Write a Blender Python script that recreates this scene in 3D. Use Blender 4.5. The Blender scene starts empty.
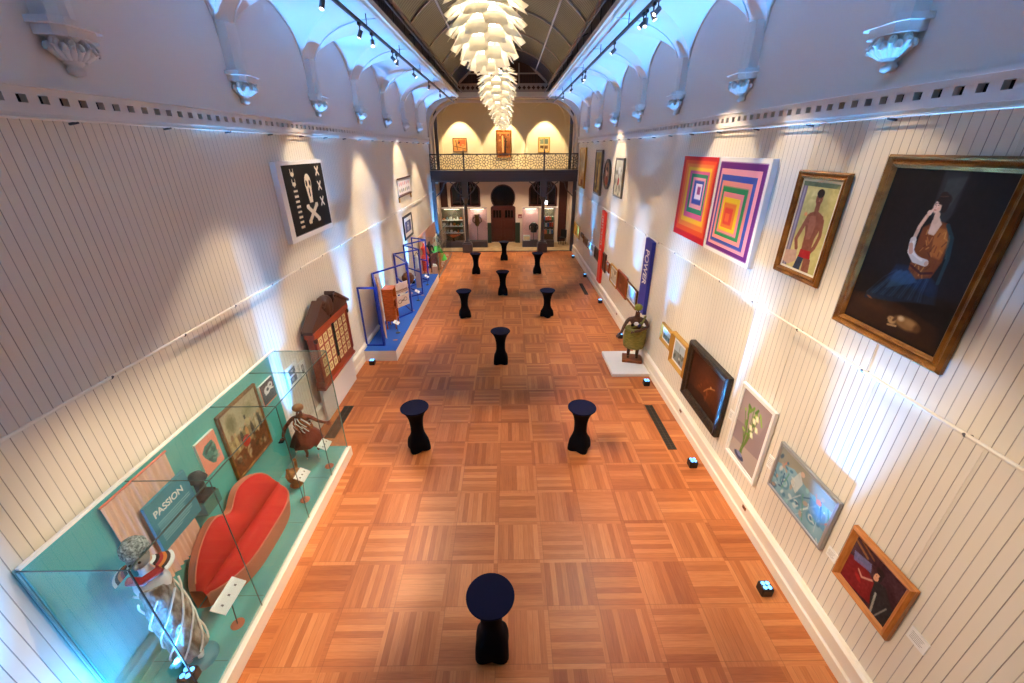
import bpy, bmesh, math, random
import numpy as np
from mathutils import Vector, Matrix
random.seed(7)
rng = np.random.default_rng(7)
S = bpy.context.scene
COL = S.collection
PI = math.pi
# ---------------------------------------------------------------- camera
XL, XR, XC = -4.737, 4.256, -0.24      # side walls, hall centre line
Y0, YB, YW = -3.0, 27.15, 30.0         # hall start, balcony front, far wall
cam_d = bpy.data.cameras.new('camera'); cam = bpy.data.objects.new('camera', cam_d); COL.objects.link(cam)
F, TH, YA, RO = 409.485, 0.440835, 0.0068378, -0.0055321
fw = Vector((math.sin(YA)*math.cos(TH), math.cos(YA)*math.cos(TH), -math.sin(TH)))
rt = Vector((math.cos(YA), -math.sin(YA), 0)); up = rt.cross(fw)
r2 = math.cos(RO)*rt + math.sin(RO)*up; u2 = -math.sin(RO)*rt + math.cos(RO)*up
M = Matrix((r2, u2, -fw)).transposed().to_4x4(); M.translation = Vector((0, 0, 6.2))
cam.matrix_world = M
cam_d.sensor_width = 36; cam_d.lens = F/1024*36; cam_d.clip_start = .05; cam_d.clip_end = 200
S.camera = cam
# ---------------------------------------------------------------- world / exposure
W = bpy.data.worlds.new('world'); S.world = W; W.use_nodes = True
W.node_tree.nodes['Background'].inputs[0].default_value = (.80, .78, .85, 1)
W.node_tree.nodes['Background'].inputs[1].default_value = .06
S.view_settings.view_transform = 'Standard'; S.view_settings.look = 'None'
S.view_settings.gamma = 1; S.view_settings.use_curve_mapping = False
S.view_settings.exposure = 0.0
# light levels (watts); the lamps themselves are built further down
P_BLUE, P_TRACK, P_CHAND, P_FAR = 5600, 1180, 170, 130
WARM = (1.0, .80, .56); BLUE = (.06, .38, 1.0)

# ---------------------------------------------------------------- materials
def lin(c):
    return tuple(((v/255)/12.92 if v/255 <= .04045 else ((v/255+.055)/1.055)**2.4) for v in c)
MATS = {}
def mat(name, rgb, rough=.6, metal=0, spec=.5, bump=None, var=None, emis=None, coat=0):
    if name in MATS: return MATS[name]
    m = bpy.data.materials.new(name); m.use_nodes = True; nt = m.node_tree; b = nt.nodes['Principled BSDF']
    c = (*lin(rgb), 1)
    b.inputs['Base Color'].default_value = c; b.inputs['Roughness'].default_value = rough
    b.inputs['Metallic'].default_value = metal; b.inputs['Specular IOR Level'].default_value = spec
    if coat: b.inputs['Coat Weight'].default_value = coat; b.inputs['Coat Roughness'].default_value = .15
    tc = None
    if bump or var:
        tc = nt.nodes.new('ShaderNodeTexCoord')
    if var:      # (scale, second colour, stretch xyz)
        n = nt.nodes.new('ShaderNodeTexNoise'); n.inputs['Scale'].default_value = var[0]; n.inputs['Detail'].default_value = 5
        mp = nt.nodes.new('ShaderNodeMapping'); mp.inputs['Scale'].default_value = var[2] if len(var) > 2 else (1, 1, 1)
        nt.links.new(tc.outputs['Object'], mp.inputs[0]); nt.links.new(mp.outputs[0], n.inputs['Vector'])
        rp = nt.nodes.new('ShaderNodeValToRGB'); rp.color_ramp.elements[0].position = .35; rp.color_ramp.elements[1].position = .65
        rp.color_ramp.elements[0].color = c; rp.color_ramp.elements[1].color = (*lin(var[1]), 1)
        nt.links.new(n.outputs[0], rp.inputs[0]); nt.links.new(rp.outputs[0], b.inputs['Base Color'])
    if bump:     # (scale, strength)
        n = nt.nodes.new('ShaderNodeTexNoise'); n.inputs['Scale'].default_value = bump[0]; n.inputs['Detail'].default_value = 4
        nt.links.new(tc.outputs['Object'], n.inputs['Vector'])
        bp = nt.nodes.new('ShaderNodeBump'); bp.inputs['Strength'].default_value = bump[1]; bp.inputs['Distance'].default_value = .02
        nt.links.new(n.outputs[0], bp.inputs['Height']); nt.links.new(bp.outputs[0], b.inputs['Normal'])
    if emis:
        b.inputs['Emission Color'].default_value = (*emis[0], 1); b.inputs['Emission Strength'].default_value = emis[1]
    MATS[name] = m; return m
class NT:
    """tiny expression helper for shader maths"""
    def __init__(s, m): s.nt = m.node_tree; s.b = s.nt.nodes['Principled BSDF']
    def m(s, op, a, b=None, c=None):
        n = s.nt.nodes.new('ShaderNodeMath'); n.operation = op
        for i, v in enumerate((a, b, c)):
            if v is None: continue
            if hasattr(v, 'node'): s.nt.links.new(v, n.inputs[i])
            else: n.inputs[i].default_value = v
        return n.outputs[0]
    def pos(s):
        g = s.nt.nodes.new('ShaderNodeTexCoord'); x = s.nt.nodes.new('ShaderNodeSeparateXYZ')
        s.nt.links.new(g.outputs['Object'], x.inputs[0]); return g.outputs['Object'], x.outputs
    def mixc(s, f, a, b):
        n = s.nt.nodes.new('ShaderNodeMix'); n.data_type = 'RGBA'
        for sock, v in ((n.inputs[0], f), (n.inputs[6], a), (n.inputs[7], b)):
            if hasattr(v, 'node'): s.nt.links.new(v, sock)
            else: sock.default_value = v
        return n.outputs[2]
def newmat(name):
    m = bpy.data.materials.new(name); m.use_nodes = True; MATS[name] = m; return m

def parquet():
    m = newmat('parquet'); t = NT(m); nt = m.node_tree; P = .765; N = 8
    _, o = t.pos()
    x = t.m('DIVIDE', t.m('ADD', o[0], .29+P*20), P); y = t.m('DIVIDE', t.m('SUBTRACT', o[1], 5.32-P*20), P)
    ix = t.m('FLOOR', x); iy = t.m('FLOOR', y); fx = t.m('FRACT', x); fy = t.m('FRACT', y)
    par = t.m('MODULO', t.m('ADD', ix, iy), 2)          # 0/1: slat direction
    bw = .085
    def inner(v): return t.m('DIVIDE', t.m('SUBTRACT', v, bw), 1-bw)
    gx, gy = inner(fx), inner(fy)
    border = t.m('MAXIMUM', t.m('LESS_THAN', fx, bw), t.m('LESS_THAN', fy, bw))
    u = t.m('ADD', t.m('MULTIPLY', gx, par), t.m('MULTIPLY', gy, t.m('SUBTRACT', 1, par)))
    un = t.m('MULTIPLY', u, N); iu = t.m('FLOOR', un); fu = t.m('FRACT', un)
    cv = nt.nodes.new('ShaderNodeCombineXYZ')
    for i, v in enumerate((t.m('ADD', ix, t.m('MULTIPLY', border, 57.3)), iy, t.m('MULTIPLY', iu, t.m('SUBTRACT', 1, border)))): nt.links.new(v, cv.inputs[i])
    wn = nt.nodes.new('ShaderNodeTexWhiteNoise'); nt.links.new(cv.outputs[0], wn.inputs['Vector'])
    cv2 = nt.nodes.new('ShaderNodeCombineXYZ')
    nt.links.new(ix, cv2.inputs[0]); nt.links.new(iy, cv2.inputs[1]); cv2.inputs[2].default_value = 3.3
    wn2 = nt.nodes.new('ShaderNodeTexWhiteNoise'); nt.links.new(cv2.outputs[0], wn2.inputs['Vector'])
    # wood grain, stretched along the slat
    sx = t.m('ADD', 4, t.m('MULTIPLY', par, 50)); sy = t.m('SUBTRACT', 54, t.m('MULTIPLY', par, 50))
    cg = nt.nodes.new('ShaderNodeCombineXYZ'); nt.links.new(t.m('MULTIPLY', o[0], sx), cg.inputs[0]); nt.links.new(t.m('MULTIPLY', o[1], sy), cg.inputs[1]); nt.links.new(wn.outputs[0], cg.inputs[2])
    gn = nt.nodes.new('ShaderNodeTexNoise'); gn.inputs['Scale'].default_value = 1; gn.inputs['Detail'].default_value = 3; nt.links.new(cg.outputs[0], gn.inputs['Vector'])
    f = t.m('ADD', t.m('ADD', t.m('MULTIPLY', wn.outputs[0], .55), t.m('MULTIPLY', wn2.outputs[0], .25)), t.m('MULTIPLY', t.m('SUBTRACT', gn.outputs[0], .5), .55))
    rp = nt.nodes.new('ShaderNodeValToRGB'); e = rp.color_ramp.elements
    e[0].position = 0; e[0].color = (*lin((160, 86, 42)), 1); e[1].position = .85; e[1].color = (*lin((214, 138, 80)), 1)
    k = e.new(.4); k.color = (*lin((190, 110, 58)), 1)
    nt.links.new(f, rp.inputs[0])
    gap = t.m('MAXIMUM', t.m('MULTIPLY', t.m('LESS_THAN', fu, .05), t.m('SUBTRACT', 1, border)),
              t.m('MAXIMUM', t.m('LESS_THAN', t.m('ABSOLUTE', t.m('SUBTRACT', fx, bw)), .006), t.m('LESS_THAN', t.m('ABSOLUTE', t.m('SUBTRACT', fy, bw)), .006)))
    c = t.mixc(t.m('MULTIPLY', gap, .35), rp.outputs[0], (*lin((105, 55, 28)), 1))
    nt.links.new(c, t.b.inputs['Base Color']); t.b.inputs['Roughness'].default_value = .38
    t.b.inputs['Specular IOR Level'].default_value = .35
    return m
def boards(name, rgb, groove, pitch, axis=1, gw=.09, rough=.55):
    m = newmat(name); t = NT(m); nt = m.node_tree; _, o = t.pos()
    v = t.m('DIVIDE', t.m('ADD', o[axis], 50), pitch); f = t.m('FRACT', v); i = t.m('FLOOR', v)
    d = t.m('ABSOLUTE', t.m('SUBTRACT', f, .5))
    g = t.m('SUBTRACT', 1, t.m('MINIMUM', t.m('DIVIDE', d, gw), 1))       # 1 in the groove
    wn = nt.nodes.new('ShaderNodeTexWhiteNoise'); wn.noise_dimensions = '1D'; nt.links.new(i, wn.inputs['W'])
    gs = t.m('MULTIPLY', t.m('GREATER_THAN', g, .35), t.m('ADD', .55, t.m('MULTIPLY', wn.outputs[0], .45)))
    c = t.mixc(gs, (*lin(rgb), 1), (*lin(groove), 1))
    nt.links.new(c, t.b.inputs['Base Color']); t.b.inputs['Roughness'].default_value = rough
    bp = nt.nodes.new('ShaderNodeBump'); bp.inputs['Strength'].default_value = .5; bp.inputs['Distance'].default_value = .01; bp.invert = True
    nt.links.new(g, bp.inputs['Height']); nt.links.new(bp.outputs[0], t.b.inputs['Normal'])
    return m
def glass(name, tint=(235, 245, 243), refl=.07):
    m = bpy.data.materials.new(name); m.use_nodes = True; nt = m.node_tree; nt.nodes.clear()
    out = nt.nodes.new('ShaderNodeOutputMaterial'); mx = nt.nodes.new('ShaderNodeMixShader')
    tr = nt.nodes.new('ShaderNodeBsdfTransparent'); tr.inputs[0].default_value = (*lin(tint), 1)
    gl = nt.nodes.new('ShaderNodeBsdfGlossy'); gl.inputs['Roughness'].default_value = .02
    lw = nt.nodes.new('ShaderNodeLayerWeight'); lw.inputs[0].default_value = .5
    pw = nt.nodes.new('ShaderNodeMath'); pw.operation = 'POWER'; pw.inputs[1].default_value = 4.5; nt.links.new(lw.outputs['Facing'], pw.inputs[0])
    ma = nt.nodes.new('ShaderNodeMath'); ma.operation = 'MULTIPLY_ADD'; ma.inputs[1].default_value = .6; ma.inputs[2].default_value = .045; nt.links.new(pw.outputs[0], ma.inputs[0])
    nt.links.new(ma.outputs[0], mx.inputs[0]); nt.links.new(tr.outputs[0], mx.inputs[1]); nt.links.new(gl.outputs[0], mx.inputs[2])
    nt.links.new(mx.outputs[0], out.inputs[0]); MATS[name] = m; return m
def leafmat():
    m = bpy.data.materials.new('lamp_leaf'); m.use_nodes = True; nt = m.node_tree; nt.nodes.clear()
    out = nt.nodes.new('ShaderNodeOutputMaterial'); mx = nt.nodes.new('ShaderNodeMixShader'); mx.inputs[0].default_value = .20
    d = nt.nodes.new('ShaderNodeBsdfDiffuse'); d.inputs[0].default_value = (.86, .82, .72, 1)
    tr = nt.nodes.new('ShaderNodeBsdfTranslucent'); tr.inputs[0].default_value = (.95, .86, .66, 1)
    nt.links.new(d.outputs[0], mx.inputs[1]); nt.links.new(tr.outputs[0], mx.inputs[2]); nt.links.new(mx.outputs[0], out.inputs[0]); return m
def paintmat():
    m = newmat('painted_canvas'); nt = m.node_tree
    a = nt.nodes.new('ShaderNodeAttribute'); a.attribute_name = 'paint'
    b = nt.nodes['Principled BSDF']; nt.links.new(a.outputs['Color'], b.inputs['Base Color']); b.inputs['Roughness'].default_value = .5; b.inputs['Specular IOR Level'].default_value = .25
    return m
M_FLOOR = parquet()
M_BOARD = boards('wall_boards', (228, 218, 200), (150, 138, 124), .1075, gw=.06)  # groove lines coloured darker: grime plus shade painted into the joints
M_PLAS = mat('plaster', (222, 214, 206), .75, bump=(60, .05))
M_VAULT = mat('vault_plaster', (232, 232, 232), .7)
M_TRIM = mat('cream_trim', (238, 228, 210), .45)
M_DKWOOD = boards('roof_boards', (31, 28, 36), (5, 4, 6), .16, gw=.34, rough=.32)
M_RIB = mat('roof_rib', (184, 164, 150), .4)
M_BLACK = mat('black_gap', (7, 6, 6), .9)
M_NAVY = mat('navy_stretch', (15, 17, 46), .7, spec=.12)
M_NAVY_SHADE = mat('navy_stretch_shaded', (8, 8, 16), .8, spec=.1)  # darker copy of the navy cover; the skirt's shade is put into the colour
M_GOLD = mat('gilt', (158, 104, 40), .36, metal=.6, bump=(90, .7), var=(8, (120, 74, 28)))
M_GOLD2 = mat('gilt_light', (206, 156, 74), .4, metal=.5, bump=(50, .25))
M_WHITE = mat('white_paint', (236, 234, 230), .5)
M_GREYM = mat('grey_iron', (84, 76, 78), .45, metal=.2)
M_TEAL = mat('teal_paint', (84, 178, 172), .6)
M_TEALD = mat('teal_sign', (58, 140, 160), .6)
M_GLASS = glass('clear_glass', (246, 251, 250))
M_EDGE = mat('glass_edge', (110, 140, 130), .2)
M_EDGE2 = mat('green_joint', (66, 84, 78), .3)
M_EDGED = mat('dark_joint', (22, 26, 26), .4)
M_RED = mat('red_wool', (196, 14, 14), .85, bump=(220, .15))
M_PINKF = mat('pink_felt', (196, 116, 92), .85)
M_PAINT = paintmat()
M_LEAF = leafmat()
M_WARMGLOW = mat('warm_glow', (255, 240, 210), .5, emis=((1, .88, .68), 16))
M_LENSW = mat('warm_lens', (255, 240, 210), .3, emis=((1, .82, .6), 5))
M_LENSB = mat('blue_lens', (120, 190, 255), .3, emis=((.10, .40, 1), 4))
M_DBLUE = mat('blue_frame', (34, 60, 170), .4)
M_BLUEP = mat('blue_platform', (36, 96, 190), .6)
M_BROWN = mat('red_brown_wood', (150, 56, 26), .38, var=(9, (160, 70, 34), (1, 1, 12)), spec=.6)
M_DBROWN = mat('dark_carved_wood', (76, 44, 30), .5, bump=(40, .4))
M_STONE = mat('stone_floor', (186, 160, 118), .5, var=(3, (160, 130, 90)))
M_FAC = mat('facade_plaster', (202, 184, 168), .8)
M_MAHOG = mat('mahogany', (62, 22, 12), .4, var=(6, (66, 22, 12), (1, 1, 8)))
M_MAHOG2 = mat('dark_mahogany', (66, 24, 14), .4)
M_DARKGL = mat('dark_glass', (16, 14, 14), .12)
M_CARD = mat('white_card', (240, 238, 232), .6)

# ---------------------------------------------------------------- mesh helpers
class MB:
    def __init__(s): s.v = []; s.f = []; s.mi = []; s.sm = []; s.ms = []
    def mi_(s, m):
        if m not in s.ms: s.ms.append(m)
        return s.ms.index(m)
    def add(s, vs, fs, m, smooth=False):
        b = len(s.v); s.v += [tuple(p) for p in vs]; k = s.mi_(m)
        for f in fs: s.f.append([b+i for i in f]); s.mi.append(k); s.sm.append(smooth)
        return s
    def box(s, x0, x1, y0, y1, z0, z1, m, bev=0):
        if bev:
            bm = bmesh.new(); bmesh.ops.create_cube(bm, size=1)
            for v in bm.verts: v.co = Vector(((x0+x1)/2+v.co.x*(x1-x0), (y0+y1)/2+v.co.y*(y1-y0), (z0+z1)/2+v.co.z*(z1-z0)))
            bmesh.ops.bevel(bm, geom=bm.edges[:], offset=bev, segments=2, affect='EDGES', profile=.5)
            bm.verts.index_update(); vs = [v.co.copy() for v in bm.verts]; fs = [[v.index for v in f.verts] for f in bm.faces]; bm.free()
            return s.add(vs, fs, m)
        vs = [(x, y, z) for x in (x0, x1) for y in (y0, y1) for z in (z0, z1)]
        return s.add(vs, [(0, 1, 3, 2), (4, 6, 7, 5), (0, 4, 5, 1), (2, 3, 7, 6), (0, 2, 6, 4), (1, 5, 7, 3)], m)
    def bar(s, a, b, w, h, m, upv=(0, 0, 1)):
        a = Vector(a); b = Vector(b); d = (b-a).normalized(); u = Vector(upv)
        sd = d.cross(u)
        if sd.length < 1e-4: sd = d.cross(Vector((1, 0, 0)))
        sd.normalize(); u = sd.cross(d).normalized()
        vs = [p+sd*(w/2*i)+u*(h/2*j) for p in (a, b) for i, j in ((-1, -1), (1, -1), (1, 1), (-1, 1))]
        return s.add(vs, [(0, 3, 2, 1), (4, 5, 6, 7), (0, 1, 5, 4), (1, 2, 6, 5), (2, 3, 7, 6), (3, 0, 4, 7)], m)
    def tube(s, pts, r, m, n=8, cap=True):
        pts = [Vector(p) for p in pts]; rs = r if isinstance(r, (list, tuple)) else [r]*len(pts)
        vs = []; fs = []
        prev = None
        for i, p in enumerate(pts):
            d = (pts[min(i+1, len(pts)-1)]-pts[max(i-1, 0)]).normalized()
            if prev is None:
                u = d.cross(Vector((0, 0, 1)))
                if u.length < 1e-3: u = d.cross(Vector((1, 0, 0)))
            else: u = prev - d*prev.dot(d)
            u.normalize(); prev = u; w = d.cross(u)
            for k in range(n):
                a = 2*PI*k/n; vs.append(p+(u*math.cos(a)+w*math.sin(a))*rs[i])
        for i in range(len(pts)-1):
            for k in range(n): fs.append((i*n+k, i*n+(k+1) % n, (i+1)*n+(k+1) % n, (i+1)*n+k))
        s.add(vs, fs, m, True)
        if cap: s.add([vs[k] for k in range(n)], [tuple(range(n))[::-1]], m); s.add([vs[-n+k] for k in range(n)], [tuple(range(n))], m)
        return s
    def lathe(s, prof, c, m, n=20, rf=None, smooth=True, cap=True):
        vs = []; fs = []
        for r, z in prof:
            for k in range(n):
                a = 2*PI*k/n; q = rf(a, r, z) if rf else r
                vs.append((c[0]+q*math.cos(a), c[1]+q*math.sin(a), c[2]+z))
        L = len(prof)
        for i in range(L-1):
            for k in range(n): fs.append((i*n+k, i*n+(k+1) % n, (i+1)*n+(k+1) % n, (i+1)*n+k))
        s.add(vs, fs, m, smooth)
        if cap:
            s.add(vs[:n], [tuple(range(n))[::-1]], m); s.add(vs[-n:], [tuple(range(n))], m)
        return s
    def ball(s, c, r, m, n=14, k=9):
        rx, ry, rz = r if isinstance(r, (tuple, list)) else (r, r, r)
        vs = [(c[0], c[1], c[2]-rz)]
        for i in range(1, k):
            t = -PI/2+PI*i/k
            for j in range(n): vs.append((c[0]+rx*math.cos(t)*math.cos(2*PI*j/n), c[1]+ry*math.cos(t)*math.sin(2*PI*j/n), c[2]+rz*math.sin(t)))
        vs.append((c[0], c[1], c[2]+rz)); fs = []
        for j in range(n): fs.append((0, 1+(j+1) % n, 1+j))
        for i in range(k-2):
            for j in range(n): a = 1+i*n; fs.append((a+j, a+(j+1) % n, a+n+(j+1) % n, a+n+j))
        a = 1+(k-2)*n
        for j in range(n): fs.append((a+j, a+(j+1) % n, len(vs)-1))
        return s.add(vs, fs, m, True)
    def prism(s, poly, y0, y1, m, axes='xz'):
        """polygon in the local xz plane extruded along y (or other axes)"""
        def P(a, b, c): return {'xz': (a, c, b), 'xy': (a, b, c), 'yz': (c, a, b)}[axes]
        n = len(poly); vs = [P(a, b, y0) for a, b in poly]+[P(a, b, y1) for a, b in poly]
        fs = [tuple(range(n)), tuple(range(2*n-1, n-1, -1))]+[(i, i+n, (i+1) % n+n, (i+1) % n) for i in range(n)]
        return s.add(vs, fs, m)
    def plate(s, outer, holes, y0, y1, m, axes='xz'):
        """thick plate with holes (triangulated)"""
        def P(a, b, c): return {'xz': (a, c, b), 'xy': (a, b, c), 'yz': (c, a, b)}[axes]
        bm = bmesh.new(); es = []
        for loop in [outer]+holes:
            vs = [bm.verts.new((a, b, 0)) for a, b in loop]
            es += [bm.edges.new((vs[i], vs[(i+1) % len(vs)])) for i in range(len(vs))]
        bmesh.ops.triangle_fill(bm, use_beauty=True, edges=es, use_dissolve=False)
        bm.verts.index_update(); vl = [(v.co.x, v.co.y) for v in bm.verts]; fl = [[v.index for v in f.verts] for f in bm.faces]; bm.free()
        for yy in (y0, y1): s.add([P(a, b, yy) for a, b in vl], fl, m)
        for loop in [outer]+holes:
            n = len(loop); s.add([P(a, b, y0) for a, b in loop]+[P(a, b, y1) for a, b in loop], [(i, i+n, (i+1) % n+n, (i+1) % n) for i in range(n)], m)
        return s
    def build(s, name, parent=None, fix=True):
        me = bpy.data.meshes.new(name); me.from_pydata(s.v, [], s.f)
        for m in s.ms: me.materials.append(m)
        me.polygons.foreach_set('material_index', s.mi); me.polygons.foreach_set('use_smooth', s.sm); me.update()
        if fix:
            bm = bmesh.new(); bm.from_mesh(me); bmesh.ops.recalc_face_normals(bm, faces=bm.faces[:]); bm.to_mesh(me); bm.free()
        o = bpy.data.objects.new(name, me); COL.objects.link(o)
        if parent: o.parent = parent
        return o
def tag(o, label=None, cat=None, group=None, kind=None):
    if label: o['label'] = label
    if cat: o['category'] = cat
    if group: o['group'] = group
    if kind: o['kind'] = kind
    return o
def thing(name, label, cat, loc=(0, 0, 0), rz=0, group=None):
    o = bpy.data.objects.new(name, None); COL.objects.link(o); o.empty_display_size = .1
    o.location = loc; o.rotation_euler = (0, 0, rz); return tag(o, label, cat, group)
def struct(o): o['kind'] = 'structure'; return o
def dup(o, parent=None):
    c = o.copy(); COL.objects.link(c)
    if parent: c.parent = parent
    for ch in list(o.children): dup(ch, c)
    return c
def rename(o, name): o.name = name; return o
def light(name, kind, energy, color, parent, loc, target=None, size=60, blend=.4, rad=.04):
    d = bpy.data.lights.new(name, kind); d.energy = energy; d.color = color; d.shadow_soft_size = rad
    if kind == 'SPOT': d.spot_size = math.radians(size); d.spot_blend = blend
    o = bpy.data.objects.new(name, d); COL.objects.link(o); o.parent = parent; o.location = loc
    if target is not None:
        v = Vector(target)-Vector(loc); o.rotation_euler = v.to_track_quat('-Z', 'Y').to_euler()
    return o
def skin(name, pts, edges, parent, m, root=0, sub=2, bend=None):
    """one continuous body grown from a skeleton: pts = [(x,y,z,r)]"""
    me = bpy.data.meshes.new('sk'); me.from_pydata([p[:3] for p in pts], edges, []); o = bpy.data.objects.new('sk', me); COL.objects.link(o)
    md = o.modifiers.new('s', 'SKIN'); md.use_smooth_shade = True
    sv = me.skin_vertices[0].data
    for i, p in enumerate(pts):
        r = p[3]; sv[i].radius = (r, r) if not isinstance(r, tuple) else r; sv[i].use_root = (i == root)
    sb = o.modifiers.new('u', 'SUBSURF'); sb.levels = sub; sb.render_levels = sub
    dg = bpy.context.evaluated_depsgraph_get(); dg.update()
    nm = bpy.data.meshes.new_from_object(o.evaluated_get(dg)); bpy.data.objects.remove(o)
    nm.materials.clear(); nm.materials.append(m); nm.name = name
    for p in nm.polygons: p.use_smooth = True
    q = bpy.data.objects.new(name, nm); COL.objects.link(q); q.parent = parent; return q
def text(name, body, size, parent, m, loc, rot=(PI/2, 0, 0), ext=.003, align='LEFT', space=1, sx=1):
    c = bpy.data.curves.new('t', 'FONT'); c.body = body; c.size = size; c.extrude = ext; c.align_x = align; c.offset = size*.018
    c.space_line = space
    o = bpy.data.objects.new('t', c); COL.objects.link(o)
    dg = bpy.context.evaluated_depsgraph_get(); dg.update(); me = bpy.data.meshes.new_from_object(o.evaluated_get(dg)); bpy.data.objects.remove(o)
    me.materials.clear(); me.materials.append(m)
    q = bpy.data.objects.new(name, me); COL.objects.link(q); q.parent = parent; q.location = loc; q.rotation_euler = rot; q.scale = (sx, 1, 1); return q

# ---------------------------------------------------------------- a small raster painter for canvases
class Art:
    def __init__(s, w, h, bg):
        s.w, s.h = w, h; s.a = np.zeros((h, w, 3)); s.a[:] = bg
        s.X, s.Y = np.meshgrid((np.arange(w)+.5)/w, (np.arange(h)+.5)/h); s.asp = w/h
    def _mix(s, k, c): k = np.clip(k, 0, 1)[..., None]; s.a = s.a*(1-k)+np.array(c, float)*k
    def ell(s, cx, cy, rx, ry, c, rot=0, soft=.15, op=1):
        x = (s.X-cx)*s.asp; y = s.Y-cy; ca, sa = math.cos(rot), math.sin(rot)
        d = np.sqrt(((x*ca+y*sa)/(rx*s.asp))**2+((-x*sa+y*ca)/ry)**2); s._mix((1-d)/soft*op if op == 1 else np.clip((1-d)/soft, 0, 1)*op, c); return s
    def poly(s, pts, c, op=1):
        acc = np.zeros_like(s.X)
        for ox, oy in ((-.25, -.25), (.25, -.25), (-.25, .25), (.25, .25)):
            X = s.X+ox/s.w; Y = s.Y+oy/s.h; ins = np.zeros(X.shape, bool); n = len(pts)
            for i in range(n):
                x1, y1 = pts[i]; x2, y2 = pts[(i+1) % n]
                if y1 == y2: continue
                ins ^= ((y1 > Y) != (y2 > Y)) & (X < (x2-x1)*(Y-y1)/(y2-y1)+x1)
            acc += ins
        s._mix(acc/4*op, c); return s
    def line(s, pts, w, c, op=1):
        best = np.full(s.X.shape, 9.)
        for (x1, y1), (x2, y2) in zip(pts[:-1], pts[1:]):
            ax, ay = x1*s.asp, y1; bx, by = x2*s.asp, y2; dx, dy = bx-ax, by-ay; L = dx*dx+dy*dy+1e-9
            t = np.clip(((s.X*s.asp-ax)*dx+(s.Y-ay)*dy)/L, 0, 1)
            best = np.minimum(best, np.hypot(s.X*s.asp-ax-t*dx, s.Y-ay-t*dy))
        s._mix(np.clip((w/2-best)*s.h+.5, 0, 1)*op, c); return s
    def rect(s, x0, y0, x1, y1, c, op=1): return s.poly([(x0, y0), (x1, y0), (x1, y1), (x0, y1)], c, op)
    def noise(s, amp, n=12):
        g = rng.normal(size=(n, max(2, int(n*s.asp))))
        yi = np.linspace(0, g.shape[0]-1.001, s.h); xi = np.linspace(0, g.shape[1]-1.001, s.w)
        y0 = yi.astype(int); x0 = xi.astype(int); fy = (yi-y0)[:, None]; fx = (xi-x0)[None]
        v = g[y0][:, x0]*(1-fy)*(1-fx)+g[y0+1][:, x0]*fy*(1-fx)+g[y0][:, x0+1]*(1-fy)*fx+g[y0+1][:, x0+1]*fy*fx
        s.a += v[..., None]*amp; return s
    def blobs(s, n, cols, r, box=(0, 0, 1, 1), op=.7):
        for _ in range(n):
            s.ell(rng.uniform(box[0], box[2]), rng.uniform(box[1], box[3]), rng.uniform(.4, 1)*r, rng.uniform(.4, 1)*r, cols[rng.integers(len(cols))], rng.uniform(0, PI), .5, op)
        return s
def canvas(name, art, x0, x1, z0, z1, y, parent):
    h, w = art.h, art.w; a = np.clip(art.a, 0, 255)/255
    a = np.where(a <= .04045, a/12.92, ((a+.055)/1.055)**2.4)
    nx, nz = w+1, h+1; xs = np.linspace(x0, x1, nx); zs = np.linspace(z1, z0, nz)
    V = np.stack([np.tile(xs, nz), np.full(nx*nz, y), np.repeat(zs, nx)], 1)
    i = np.arange(w)[None]+np.arange(h)[:, None]*nx
    Fc = np.stack([i, i+nx, i+nx+1, i+1], -1).reshape(-1, 4)
    me = bpy.data.meshes.new(name); me.from_pydata(V.tolist(), [], Fc.tolist()); me.materials.append(M_PAINT)
    at = me.color_attributes.new('paint', 'FLOAT_COLOR', 'CORNER')
    c = np.ones((h*w, 4, 4)); c[..., :3] = a.reshape(-1, 1, 3); at.data.foreach_set('color', c.ravel())
    o = bpy.data.objects.new(name, me); COL.objects.link(o); o.parent = parent; return o
def frame_mb(x0, x1, z0, z1, prof, m, back=True):
    """mitred moulding; prof = [(inset, out)] going from the outer back edge to the sight edge; faces -y"""
    b = MB(); R = []
    for i, d in prof: R.append([(x0+i, -d, z0+i), (x1-i, -d, z0+i), (x1-i, -d, z1-i), (x0+i, -d, z1-i)])
    for a, c in zip(R[:-1], R[1:]):
        for k in range(4): b.add([a[k], a[(k+1) % 4], c[(k+1) % 4], c[k]], [(0, 1, 2, 3)], m)
    return b
WALLS = {'R': (XR, -PI/2), 'L': (XL, PI/2)}
def picture(name, label, cat, side, ya, yb, z0, z1, art, prof, fm, inset, group=None, off=.015, tilt=0, mount=None, wires=None, plane=None):
    """ya,yb along the wall in the photo's left to right order"""
    w = abs(yb-ya); h = z1-z0
    if side in WALLS:
        X, rz = WALLS[side]; sx = -1 if side == 'R' else 1
        t = thing(name, label, cat, (X+sx*off, (ya+yb)/2, z0), rz, group)
    else:
        t = thing(name, label, cat, ((ya+yb)/2, plane-off, z0), 0, group)
    t.rotation_euler.x = 0
    if prof:
        frame_mb(-w/2, w/2, 0, h, prof, fm).build('frame', t, fix=False)
        d = prof[-1][1]
    else: d = .03
    MB().box(-w/2+(.01 if prof else 0), w/2-(.01 if prof else 0), -.004 if prof else -d+.001, 0 if prof else max(0, off-.003), .01 if prof else 0, h-(.01 if prof else 0), M_DBROWN if prof else M_WHITE).build('backing_board', t)
    if mount:
        MB().box(-w/2+inset*.9, w/2-inset*.9, -d+.004, -.004, inset*.9, h-inset*.9, mount[1]).build('mount', t)
        i2 = inset+mount[0]
    else: i2 = inset
    canvas('canvas', art, -w/2+i2, w/2-i2, i2, h-i2, -d+.002 if prof else -d-.002, t)
    if wires:
        for u in (-.3, .3): MB().tube([(u*w, -.004, h-.02), (u*w, -.01, wires-z0)], .0025, M_TRIM, 5).build('hanging_wire', t)
    return t
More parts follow.
